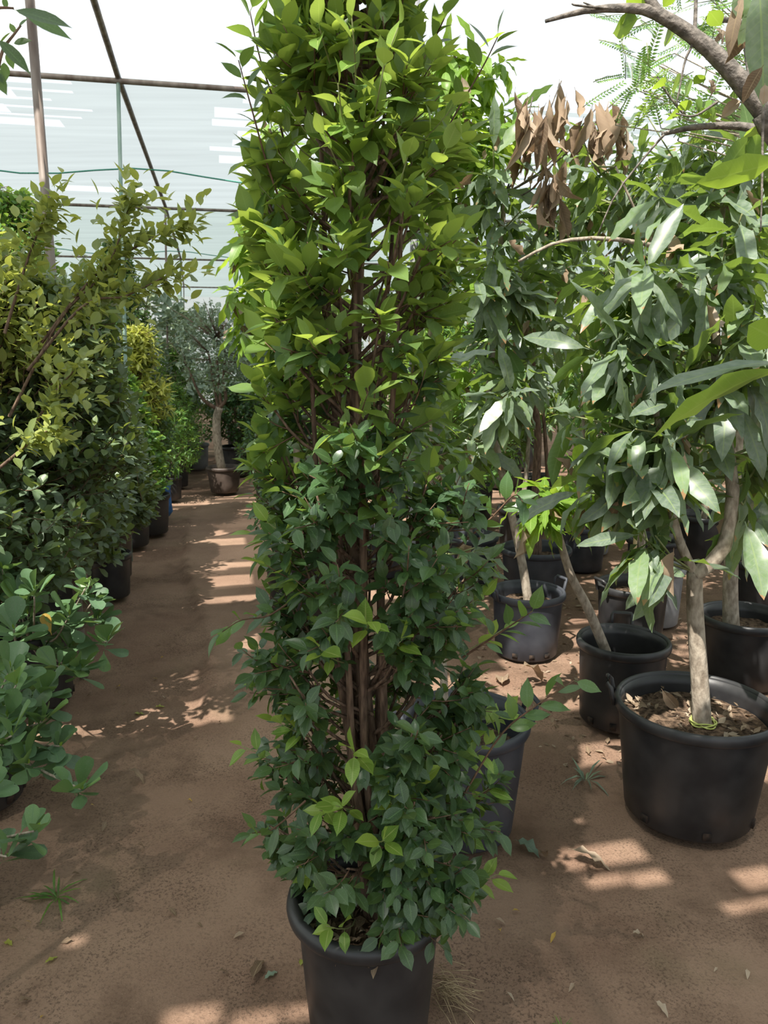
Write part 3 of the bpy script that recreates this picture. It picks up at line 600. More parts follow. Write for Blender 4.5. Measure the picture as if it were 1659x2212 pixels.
# ---- left row
def left_row():
    # nearest big hedge ficus: yellow-green top, grey-green body
    r = np.random.default_rng(21)
    root = empty('hedge_ficus', (-1.95, 3.35, 0), 'large spreading hedge ficus with yellowish top beside the steel post', 'shrub')
    make_pot(root, 0.22, 0.17, 0.38, 0.33, 'pot')
    stem_tubes(root, smooth_path([(0, 0, 0.32), (0.02, 0.0, 0.9), (-0.02, 0, 1.9)], 10), 0.024, 0.008)
    rad = lambda u: (0.32+0.42*math.sin(math.pi*min(1, u*1.15+0.12)))*(1.0 if u < 0.8 else 1-(u-0.8)*2.3)
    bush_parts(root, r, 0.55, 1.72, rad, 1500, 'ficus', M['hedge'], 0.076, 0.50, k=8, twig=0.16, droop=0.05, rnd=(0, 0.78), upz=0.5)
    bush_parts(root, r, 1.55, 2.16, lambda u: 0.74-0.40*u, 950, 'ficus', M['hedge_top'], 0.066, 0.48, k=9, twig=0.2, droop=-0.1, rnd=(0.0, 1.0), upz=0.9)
    bush_parts(root, r, 1.10, 1.98, lambda u: 0.40*(1-0.35*u), 650, 'ficus', M['hedge'], 0.072, 0.48, k=8, twig=0.16, droop=0.0, rnd=(0.2, 0.95), upz=0.6, ax_fn=lambda q: np.stack([0.42+0*q, 0.32+0*q, q], -1))
    # long boughs reaching over the path
    gs, pp = [], []
    for pts, k, yy in (([(20, 900), (130, 690), (230, 580), (285, 430)], 26, 3.0), ([(90, 740), (200, 600), (300, 530), (380, 490)], 22, 3.0), ([(60, 800), (180, 660), (270, 640), (350, 600)], 22, 2.95), ([(10, 720), (60, 560), (100, 460)], 20, 2.95), ([(0, 1010), (60, 960), (110, 925)], 10, 2.7), ([(40, 980), (110, 860), (160, 800)], 14, 2.8)):
        P = rel(root, [at(x, y, yy) for x, y in pts], 14); bo = twigs_obj('bough', [P], 0.0065, 0.0022, M['bark'], root, 7); gs = []
        for j in range(int(k*1.7)):
            t = r.uniform(0.15, 1)*13; p = np.array([np.interp(t, np.arange(14), P[:, d]) for d in range(3)])
            tg = norm(np.array([np.interp(t, np.arange(14), np.gradient(P[:, d])) for d in range(3)]))
            E_ = p+norm(tg+r.normal(0, 0.5, 3))*r.uniform(0.06, 0.20)
            g, _ = twig_leaves(r, [p], [E_], 6, 'ficus', 0.066, 0.47, droop=0.0, rnd=(0.0, 0.9), t0=0.1); gs.append(g)
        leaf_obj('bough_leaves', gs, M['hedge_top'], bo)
    # grey-green shrub with small leaves between the pots (body of the hedge)
    r = np.random.default_rng(22)
    specs = [
        ((-2.02, 4.5), 1.85, 0.54, 'oval4', 'hedge', 0.072, 'dense grey green shrub behind the paddle leaved shrub', 'pot', 1150),
        ((-2.03, 5.5), 1.62, 0.38, 'oval4', 'hedge', 0.072, 'dense green shrub in a brown pot halfway along the left row', 'potbrown', 1150),
        ((-2.20, 6.5), 1.50, 0.36, 'oval4', 'lush', 0.068, 'low leafy shrub in a black pot before the blue bag', 'pot', 800),
        ((-2.35, 5.15), 2.62, 0.55, 'oval4', 'lush', 0.055, 'tall round leaved shrub rising behind the thick steel post', 'pot', 950),
        ((-2.42, 7.25), 2.62, 0.46, 'oval4', 'dark', 0.045, 'tall dark column shaped shrub behind the yellow green hedge ficus', 'pot', 1500)]
    for (x, y), h, R, kd, mt, L, lb, pm, n in specs:
        ro = empty('hedge_shrub', (x, y, 0), lb, 'shrub')
        make_pot(ro, 0.19, 0.155, 0.36, 0.30, pm, seg=32)
        stem_tubes(ro, smooth_path([(0, 0, 0.29), (0.01, 0, h*0.5), (0, 0, h*0.85)], 8), 0.016, 0.005)
        f = (lambda R: (lambda u: R*(0.55+0.45*math.sin(math.pi*min(1, u+0.25)))*(1 if u < 0.8 else 1-(u-0.8)*3.2)))(R)
        bush_parts(ro, r, 0.42, h, f, n, kd, M[mt], L, 0.56, k=8, twig=0.13, rnd=(0, 0.95))
    # a pale shoot in front of the dark column
    ro = empty('potted_sapling', (-1.86, 5.05, 0), 'slim sapling with yellow green round leaves at its tip', 'sapling')
    make_pot(ro, 0.15, 0.12, 0.30, 0.25, 'pot', seg=32)
    stem_tubes(ro, smooth_path([(0, 0, 0.24), (0.01, 0, 0.9), (0.02, 0, 1.72)], 8), 0.008, 0.003)
    tips = np.array([(0.02, 0, 1.72)]*3)+r.normal(0, 0.03, (3, 3)); zs = r.uniform(1.25, 1.7, 26)
    S = np.stack([0.02+0*zs, 0*zs, zs], -1); E = S+np.stack([r.normal(0, 0.07, 26), r.normal(0, 0.07, 26), 0.05+0*zs], -1)
    g, _ = twig_leaves(r, S, E, 4, 'obovate', 0.065, 0.62, rnd=(0, 1)); leaf_obj('foliage', g, M['yellow'], ro)
    zs = r.uniform(0.35, 1.3, 60); S = np.stack([0*zs, 0*zs, zs], -1); E = S+np.stack([r.normal(0, 0.10, 60), r.normal(0, 0.10, 60), 0.05+0*zs], -1)
    g, _ = twig_leaves(r, S, E, 5, 'obovate', 0.06, 0.6, rnd=(0.3, 1)); leaf_obj('lower_leaves', g, M['hedge'], ro)
    # yellow-green hanging plant
    ro = empty('potted_shrub', (-2.17, 6.98, 0), 'sunlit yellow green shrub hanging over the left row', 'shrub')
    make_pot(ro, 0.2, 0.16, 0.36, 0.3, 'pot', seg=32)
    stem_tubes(ro, smooth_path([(0, 0, 0.3), (0, 0, 1.6)], 8), 0.016, 0.006)
    bush_parts(ro, r, 1.05, 1.86, lambda u: 0.30*(1.15-u*0.75), 260, 'narrow', M['yellow'], 0.085, 0.34, k=7, droop=0.35)
    # plant with long drooping leaflets in a blue bag
    ro = empty('bagged_plant', (-2.33, 7.7, 0), 'plant with drooping narrow leaves growing in a blue bag', 'potted plant')
    V = []
    a = np.linspace(0, 2*math.pi, 28, endpoint=False)
    prof = [(0.0, 0.0), (0.13, 0.0), (0.165, 0.05), (0.17, 0.16), (0.155, 0.27), (0.16, 0.33), (0.145, 0.33), (0.14, 0.27), (0.0, 0.27)]
    for q, z in prof:
        for i, t in enumerate(a): V.append((q*(1+0.06*math.sin(5*t+z*20))*math.cos(t), q*(1+0.06*math.sin(4*t-z*15))*math.sin(t), z+(0.015*math.sin(6*t) if z > 0.3 else 0)))
    i = np.arange(len(prof)-1)[:, None]*28; j = np.arange(28)[None]; j2 = (j+1) % 28
    link_mesh('bag', np_mesh('bag', np.array(V), np.stack([i+j, i+j2, i+28+j2, i+28+j], -1).reshape(-1, 4)), M['blue'], ro)
    stem_tubes(ro, smooth_path([(0, 0, 0.26), (0.02, 0, 1.0)], 6), 0.010, 0.004)
    tips = np.stack([r.normal(0.05, 0.16, 34), r.normal(0, 0.16, 34), r.uniform(0.5, 1.25, 34)], -1)
    g = whorls(r, tips, np.stack([tips[:, 0], tips[:, 1], 0.3+0*tips[:, 0]], -1), 9, 0.17, 0.20, 'narrow', droop=0.7, rnd=(0.2, 1)); leaf_obj('foliage', g, M['lush'], ro)
    twigs_obj('twigs', [np.array([(0, 0, min(0.9, t[2]*0.8)), t]) for t in tips], 0.004, 0.002, M['green_twig'], ro)
left_row()

# ---- paddle-leaved shrubs in the left foreground
def paddle_shrub(root_xy, pot, tips, seed, label, extra=None, pk=9):
    r = np.random.default_rng(seed)
    ro = empty('paddle_leaf_shrub', (*root_xy, 0), label, 'shrub')
    make_pot(ro, pot[0], pot[0]*0.82, pot[1], pot[1]-0.05, 'pot', holes=[math.radians(a) for a in (-60, -20, 20)])
    o = np.array(ro.location); gs, pp, T, D = [], [], [], []
    for x, y, Y in tips:
        p = at(x, y, Y)-o; st = np.array((r.normal(0, 0.03), r.normal(0, 0.03), pot[1]-0.06))
        P = smooth_path([st, st+(p-st)*np.array((0.55, 0.55, 0.35)), p], 8); pp.append(P); T.append(p); D.append(norm(P[-1]-P[-3])+np.array((0, -0.15, 0.9)))
        S = np.array([np.interp(t, np.arange(8), P[:, 0]) for t in (4.6, 5.6, 6.4)]); 
        for t in (4.2, 5.2, 6.0, 6.6):
            q = np.array([np.interp(t, np.arange(8), P[:, d]) for d in range(3)]); a = r.uniform(0, 6.28)
            LL = 0.110*r.uniform(0.8, 1.15)
            gs.append(leaf_geo('obovate', [q], [(math.cos(a), math.sin(a)*0.8, 0.15)], [(0, -0.2, 1)], [LL], [LL*0.48], [r.uniform(-0.2, 0.5)], [r.uniform(0, 0.7)], seed=int(a*99)))
    gs.append(whorls(r, T, D, pk, 0.120, 0.54, 'obovate', alpha=(0.38, 1.25), droop=-0.10, curl=0.15, rnd=(0, 1.0), wave=0.0))
    leaf_obj('foliage', gs, M['obovate'], ro); twigs_obj('branches', pp, 0.006, 0.003, M['grey_bark'], ro, 6)
    # small folded buds at the tips
    for tp_, d_ in zip(T, D): leaf_obj('bud', leaf_geo('ficus4', [tp_], [d_], [(0, -1.0, 0.3)], [0.042*r.uniform(0.6, 1.1)], [0.012], [0.0], [r.random()], seed=3), M['young'], ro)
    for px, py, Y, ax in (extra or []):
        p = at(px, py, Y)-o
        leaf_obj('yellow_leaf', leaf_geo('obovate', [p], [ax], [(0, -1, 0.25)], [0.092], [0.046], [0.1], [0.6]), M['amber'], ro)
    return ro
paddle_shrub((-1.66, 3.42), (0.205, 0.36), [(75, 1275, 2.75), (190, 1262, 2.95), (150, 1330, 2.9), (232, 1385, 2.9), (128, 1440, 2.75), (30, 1360, 2.7), (200, 1300, 3.05), (60, 1330, 3.0), (95, 1400, 3.2), (20, 1280, 3.1), (175, 1445, 2.8), (110, 1350, 3.3), (40, 1300, 2.9), (215, 1330, 3.1), (15, 1420, 2.7), (150, 1400, 3.1), (5, 1230, 2.9)], 31, 'paddle leaved shrub with a yellow leaf in a pot at left edge', [(40, 1478, 2.55, (0.0, 0.1, 1.0)), (112, 1372, 2.9, (-0.2, 0, 0.8))])
paddle_shrub((-1.50, 2.58), (0.19, 0.34), [(60, 1520, 2.45), (20, 1450, 2.4), (90, 1560, 2.35), (128, 1612, 2.3), (25, 1590, 2.2), (45, 1490, 2.6), (10, 1530, 2.5), (70, 1590, 2.5), (40, 1640, 2.3), (5, 1660, 2.25), (175, 1705, 2.05), (15, 1550, 2.3), (60, 1650, 2.2), (35, 1480, 2.3), (95, 1500, 2.5), (10, 1610, 2.3)], 32, 'paddle leaved shrub leaning low over the bare soil at left edge', None, 8)
paddle_shrub((-1.36, 2.02), (0.17, 0.30), [(15, 1850, 1.86), (75, 1795, 1.86), (-30, 1700, 1.9), (-40, 1600, 2.0)], 33, 'lowest paddle leaved sprig reaching in at bottom left', None, 6)

# ---- branch with large leaves hanging in at the top left corner
def corner_twig():
    r = np.random.default_rng(41)
    ro = empty('potted_ficus', (-1.25, 1.35, 0), 'ficus outside the left edge whose leaves hang into the top corner', 'potted tree')
    make_pot(ro, 0.2, 0.16, 0.36, 0.3, 'pot', seg=32)
    o = np.array(ro.location)
    stem_tubes(ro, smooth_path([(0, 0, 0.3), (0.02, 0, 1.2), (0.05, -0.02, 2.05)], 10), 0.018, 0.006)
    P1 = smooth_path([(0.05, -0.02, 2.0), at(-90, 60, 1.2)-o, at(-20, 20, 1.15)-o, at(30, 18, 1.15)-o], 8)
    P2 = smooth_path([(0.05, -0.02, 1.9), at(-80, 180, 1.2)-o, at(0, 110, 1.2)-o, at(45, 55, 1.22)-o], 8)
    twigs_obj('twigs', [P1, P2], 0.004, 0.0015, M['twig'], ro, 5)
    gs = []
    def lp(a, b, Y, w, rn=0.3, n=(0, -0.35, 1)):
        p, q = at(*a, Y)-o, at(*b, Y)-o; L = np.linalg.norm(q-p)
        gs.append(leaf_geo('ficus', [p], [q-p], [n], [L], [L*w], [0.15], [rn], seed=int(a[0]*7+a[1]+500)))
    lp((18, 18), (156, 52), 1.15, 0.34, 0.35, (0.1, -0.9, 0.9)); lp((42, 25), (156, 80), 1.2, 0.27, 0.8, (0.1, -0.9, 0.7)); lp((-12, 78), (68, 158), 1.05, 0.30, 0.1, (0.4, -0.9, 0.6)); lp((28, 66), (-8, 100), 1.2, 0.5, 0.9)
    for a, b in (((35, 75), (20, 48)), ((25, 95), (68, 85)), ((12, 112), (30, 150)), ((5, 130), (-25, 150)), ((38, 60), (60, 38)), ((8, 130), (14, 175)), ((-8, 150), (14, 206)), ((12, 22), (10, -10)), ((0, 90), (-30, 60)), ((-20, 140), (10, 182))): lp(a, b, 1.22, 0.46, r.uniform(0.6, 1), (r.normal(0, 0.4), -0.9, 0.5))
    leaf_obj('foliage', gs, M['ficus'], ro)
corner_twig()

# ================================================================ mango trees on the right
def mango_tree(xy_, pot, trunk, tips_spec, seed, label, L=0.21, wr=0.25, k=11, name='potted_mango_tree', mat='mango', branches=(), trunk_r=(0.026, 0.014), bark='grey_bark', pot_mat='pot', handles=(), holes=(), dry=(), droop=0.55, litter=0, group=None, soil=0.08, rnd=(0, 0.86), kind='mango', extra_fol=None):
    """trunk: list of world points (first at the soil); tips_spec: list of (centre, spread, n) in world coordinates"""
    r = np.random.default_rng(seed)
    ro = empty(name, (*xy_, 0), label, 'potted tree', group); o = np.array(ro.location)
    make_pot(ro, pot[0], pot[1], pot[2], pot[2]-soil, pot_mat, handles, holes, litter=litter, seed=seed)
    P = rel(ro, trunk, 18); P = np.vstack([[P[0][0], P[0][1], pot[2]-soil-0.03], P])
    stem_tubes(ro, P, *trunk_r, bark, 'trunk', 12)
    arms = [P]
    for pts, r0, r1 in branches:
        Q = rel(ro, pts, 12); arms.append(Q); stem_tubes(ro, Q, r0, r1, bark, 'branch', 10)
    A = np.concatenate([a[len(a)//3:] for a in arms])
    T = np.concatenate([np.asarray(c)-o+r.normal(0, 1, (n, 3))*np.asarray(s)*0.62 for c, s, n in tips_spec])
    T[:, 2] = np.clip(T[:, 2], 0.25, 3.0)
    tw, D = [], []
    for t in T:
        d = np.linalg.norm(A-t, axis=1)+np.maximum(0, A[:, 2]-t[2]+0.05)*1.5; s = A[np.argmin(d)]
        m = (s+t)/2+np.array((0, 0, -0.12))*np.linalg.norm(t-s)*0.6+r.normal(0, 0.02, 3)
        q = smooth_path([s, m, t], 6); tw.append(q); D.append(norm(q[-1]-q[-2])+np.array((0, 0, 0.25)))
    twigs_obj('twigs', tw, 0.0055, 0.0026, M['green_twig' if bark != 'dark_bark' else 'dark_bark'], ro, 5)
    gs = [whorls(r, T, D, k, L, wr, kind, droop=droop, rnd=rnd)]
    # a second, older tier of leaves a little below each tip
    T2 = np.array([q[4]*0.5+q[3]*0.5 for q in tw]); gs.append(whorls(r, T2, D, max(4, k//2), L*1.05, wr, kind, alpha=(1.0, 1.6), droop=droop*1.3, rnd=(rnd[0], rnd[1]*0.9)))
    leaf_obj('foliage', gs, M[mat], ro)
    nd_ = len(T)//2+4; pk = T[r.integers(0, len(T), nd_)]+r.normal(0, 0.05, (nd_, 3))-np.array((0, 0, 0.06)); LLd = L*r.uniform(0.35, 0.75, nd_)
    leaf_obj('withered_leaves', leaf_geo('mango', pk, np.stack([r.normal(0, 0.5, nd_), r.normal(0, 0.5, nd_), -np.ones(nd_)], -1), r.normal(0, 1, (nd_, 3)), LLd, LLd*0.3, r.uniform(-1.2, 1.2, nd_), r.random(nd_), wave=0.3, fold=1.0, seed=seed), M['dry'], ro)
    for c, n, ln in dry:                            # hanging bunches of dead leaves
        c = np.asarray(c)-o; d = np.linalg.norm(A-c, axis=1); s = A[np.argmin(d)]
        p = c+r.normal(0, 1, (n, 3))*np.array((0.035, 0.035, 0.05)); ax = np.stack([r.normal(0, 0.22, n), r.normal(0, 0.22, n), -np.ones(n)], -1)
        LL = ln*r.uniform(0.7, 1.15, n)
        leaf_obj('dead_leaves', leaf_geo('mango', p, ax, r.normal(0, 1, (n, 3)), LL, LL*r.uniform(0.12, 0.26, n), r.uniform(-1.3, 1.3, n), r.random(n), wave=0.35, fold=1.3, seed=n), M['dry'], ro)
        link_mesh('dead_twig', tube_mesh('dead_twig', [smooth_path([s, (s+c)/2+np.array((0, 0, -0.03)), c+np.array((0, 0, 0.05))], 6)], [taper(0.005, 0.003, 6)], 5), M['dark_bark'], ro)
    return ro

D2R = math.radians
T1 = mango_tree((1.095, 2.52), (0.276, 0.218, 0.415), [at(1517, 1575, 2.50), at(1512, 1480, 2.50), at(1502, 1330, 2.50), at(1500, 1235, 2.50)],
    [(at(1430, 760, 2.5), (0.20, 0.22, 0.12), 7), (at(1560, 620, 2.6), (0.20, 0.25, 0.14), 10), (at(1450, 560, 2.7), (0.22, 0.25, 0.14), 8), (at(1360, 660, 2.7), (0.12, 0.2, 0.10), 5), (at(1420, 940, 2.45), (0.12, 0.14, 0.06), 5), (at(1530, 900, 2.55), (0.12, 0.14, 0.08), 3), (at(1640, 960, 2.6), (0.10, 0.1, 0.1), 4), (at(1620, 420, 2.7), (0.2, 0.2, 0.14), 7), (at(1660, 740, 2.5), (0.1, 0.1, 0.1), 3), (at(1420, 1010, 2.5), (0.1, 0.1, 0.03), 3), (at(1340, 930, 2.6), (0.12, 0.12, 0.06), 5), (at(1290, 1050, 2.7), (0.06, 0.1, 0.04), 3), (at(1385, 1130, 2.45), (0.04, 0.05, 0.03), 2)], 51,
    'mango tree with forked trunk in the biggest black pot at right edge', L=0.23, k=8, trunk_r=(0.033, 0.025), handles=(D2R(163), D2R(-17)), holes=(D2R(-95), D2R(-150), D2R(-40)), litter=130,
    branches=[([at(1500, 1242, 2.50), at(1560, 1190, 2.50), at(1583, 1080, 2.52), at(1570, 950, 2.55), at(1550, 830, 2.6), at(1545, 640, 2.65), at(1560, 450, 2.7)], 0.027, 0.011),
              ([at(1498, 1235, 2.50), at(1465, 1160, 2.48), at(1440, 1050, 2.48), at(1425, 930, 2.5), at(1400, 800, 2.55), at(1380, 640, 2.65)], 0.016, 0.008)])
tie = link_mesh('twine', tube_mesh('twine', [np.array([(0.041*math.cos(t)*(1+0.10*math.sin(3.3*t)), 0.041*math.sin(t)*(1+0.12*math.cos(2.1*t))+0.0, 0.347+0.007*math.sin(1.7*t)) for t in np.linspace(0, 6*math.pi, 70)])+(at(1517, 1575, 2.50)-np.array(T1.location))*np.array((1, 1, 0))], [np.full(70, 0.0032)], 5), M['tie'], T1)
tag(tie, 'yellow green twine wound round the trunk foot')
mango_tree((1.06, 3.23), (0.205, 0.172, 0.38), [at(1308, 1405, 3.20), at(1268, 1310, 3.14), at(1232, 1240, 3.12), at(1205, 1150, 3.1), at(1190, 1100, 3.1)],
    [(at(1170, 1075, 3.05), (0.10, 0.12, 0.05), 4), (at(1240, 1060, 3.1), (0.10, 0.1, 0.06), 4)], 52, 'leaning slim mango sapling in a black pot left of the biggest pot', L=0.19, k=9, trunk_r=(0.024, 0.012), handles=(D2R(75),), holes=(D2R(-150), D2R(-80), D2R(-115)), rnd=(0.2, 1.0), soil=0.16, mat='bright')
mango_tree((0.785, 4.03), (0.205, 0.168, 0.355), [at(1140, 1290, 4.02), at(1125, 1200, 4.02), at(1100, 1090, 4.0), at(1065, 930, 4.0), at(1055, 860, 4.0), at(1075, 640, 4.0), at(1090, 420, 4.0)],
    [(at(1080, 640, 3.9), (0.24, 0.25, 0.2), 9), (at(1060, 470, 4.0), (0.28, 0.25, 0.2), 10), (at(1070, 860, 3.85), (0.16, 0.16, 0.06), 4), (at(1010, 950, 3.85), (0.12, 0.12, 0.08), 3), (at(1120, 800, 3.9), (0.14, 0.14, 0.1), 4)], 53, 'mango tree in a pot with two loop handles behind the tall ficus', L=0.24, k=10, trunk_r=(0.026, 0.012), bark='grey_bark', pot_mat='potblue', handles=(D2R(200), D2R(25)), holes=(D2R(-120), D2R(-90), D2R(-60)),
    dry=[(at(1150, 235, 3.7), 16, 0.26), (at(1212, 200, 3.8), 9, 0.24), (at(1190, 385, 3.75), 24, 0.2), (at(1290, 255, 3.8), 9, 0.26), (at(1320, 250, 3.85), 9, 0.26)])
mango_tree((1.80, 3.66), (0.225, 0.185, 0.345), [at(1580, 1375, 3.62), at(1578, 1250, 3.62), at(1590, 1000, 3.65), at(1600, 760, 3.7), at(1590, 500, 3.7)],
    [(at(1600, 420, 3.6), (0.35, 0.3, 0.25), 11), (at(1500, 330, 3.7), (0.3, 0.3, 0.2), 9), (at(1640, 1080, 3.4), (0.10, 0.1, 0.1), 4), (at(1620, 780, 3.6), (0.2, 0.2, 0.2), 5)], 54, 'mango tree with pale thick trunk right behind the biggest pot', L=0.23, k=9, trunk_r=(0.042, 0.016))
t5 = mango_tree((1.405, 4.18), (0.205, 0.17, 0.35), [at(1385, 1270, 4.18), at(1386, 1150, 4.18), at(1380, 950, 4.2), at(1390, 700, 4.2), at(1380, 450, 4.2)],
    [(at(1380, 420, 4.1), (0.35, 0.3, 0.25), 11), (at(1300, 560, 4.1), (0.25, 0.25, 0.2), 8), (at(1330, 330, 4.2), (0.3, 0.3, 0.15), 8), (at(1440, 1240, 3.8), (0.08, 0.08, 0.03), 2), (at(1350, 1000, 4.0), (0.15, 0.15, 0.1), 4)], 55, 'mango tree with a bamboo stake in the pot behind the leaning sapling', L=0.22, k=8, trunk_r=(0.022, 0.012), branches=[([at(1383, 760, 4.2), at(1480, 590, 3.9), at(1420, 535, 3.6), at(1300, 515, 3.5), at(1200, 525, 3.5), at(1120, 565, 3.5)], 0.014, 0.006), ([at(1385, 650, 4.2), at(1420, 560, 3.7), at(1370, 450, 3.6), at(1330, 360, 3.6)], 0.010, 0.004)], handles=(D2R(-160), D2R(20)))
o5 = np.array(t5.location)
st = [at(1363, 1275, 4.05)-o5, at(1374, 1150, 4.05)-o5]; link_mesh('stake', tube_mesh('stake', [np.array([st[0]+np.array((0, 0, -0.1)), st[1]])], [np.array([0.013, 0.011])], 8), M['bamboo'], t5)
mango_tree((1.02, 5.02), (0.24, 0.195, 0.35), [at(1160, 1180, 5.0), at(1158, 1050, 5.0), at(1162, 930, 5.0), at(1150, 800, 5.0), at(1180, 500, 5.0)],
    [(at(1180, 560, 4.9), (0.4, 0.35, 0.3), 13), (at(1150, 760, 4.9), (0.3, 0.3, 0.2), 8), (at(1240, 420, 5.0), (0.4, 0.3, 0.25), 11)], 56, 'mango tree with rough reddish trunk and thin forked side branch', L=0.23, k=9, trunk_r=(0.034, 0.015), pot_mat='potblue', bark='bark',
    branches=[([at(1165, 1110, 5.0), at(1182, 1040, 5.0), at(1178, 950, 5.0), at(1172, 880, 5.0)], 0.018, 0.010)])
mango_tree((0.30, 4.35), (0.20, 0.165, 0.35), [at(945, 1230, 4.35), at(940, 1000, 4.35), at(930, 700, 4.35), at(940, 400, 4.35), at(950, 200, 4.35)],
    [(at(1000, 250, 4.1), (0.35, 0.3, 0.16), 13), (at(930, 300, 4.2), (0.4, 0.3, 0.25), 12), (at(1040, 360, 4.1), (0.3, 0.3, 0.2), 10), (at(960, 560, 4.2), (0.35, 0.3, 0.3), 9), (at(960, 830, 4.1), (0.16, 0.2, 0.15), 5), (at(1080, 120, 4.1), (0.06, 0.06, 0.05), 2), (at(1000, 40, 4.0), (0.08, 0.1, 0.1), 5)], 57, 'tree with light green narrow leaves directly behind the tall ficus', L=0.19, wr=0.26, k=10, trunk_r=(0.028, 0.010), bark='grey_bark', rnd=(0.4, 1.0), mat='bright')
mango_tree((-0.55, 4.7), (0.21, 0.17, 0.36), [at(640, 1200, 4.7), at(640, 900, 4.7), at(630, 700, 4.7), at(625, 450, 4.7)],
    [(at(560, 520, 4.3), (0.14, 0.2, 0.18), 7), (at(530, 620, 4.3), (0.08, 0.15, 0.12), 4), (at(600, 330, 4.4), (0.14, 0.2, 0.18), 6), (at(640, 700, 4.5), (0.25, 0.25, 0.3), 10), (at(520, 690, 4.4), (0.05, 0.08, 0.05), 2)], 58, 'yellow leaved mango tree peeping out left of the tall ficus', L=0.21, wr=0.24, k=10, trunk_r=(0.024, 0.010), mat='bright', rnd=(0.5, 1.0), droop=0.7)
tub = mango_tree((0.272, 2.42), (0.225, 0.172, 0.41), [at(958, 1600, 2.45), at(960, 1510, 2.45), at(950, 1300, 2.5), at(930, 1000, 2.55), at(925, 850, 2.6)],
    [(at(930, 880, 2.6), (0.06, 0.1, 0.1), 3), (at(950, 960, 2.5), (0.06, 0.1, 0.05), 2), (at(1000, 1160, 2.5), (0.05, 0.1, 0.05), 2)], 59, 'pale stemmed young tree in a bluish pot half hidden by the tall ficus', L=0.2, k=7, trunk_r=(0.016, 0.010), pot_mat='potblue', handles=(D2R(10), D2R(190)), soil=0.12)

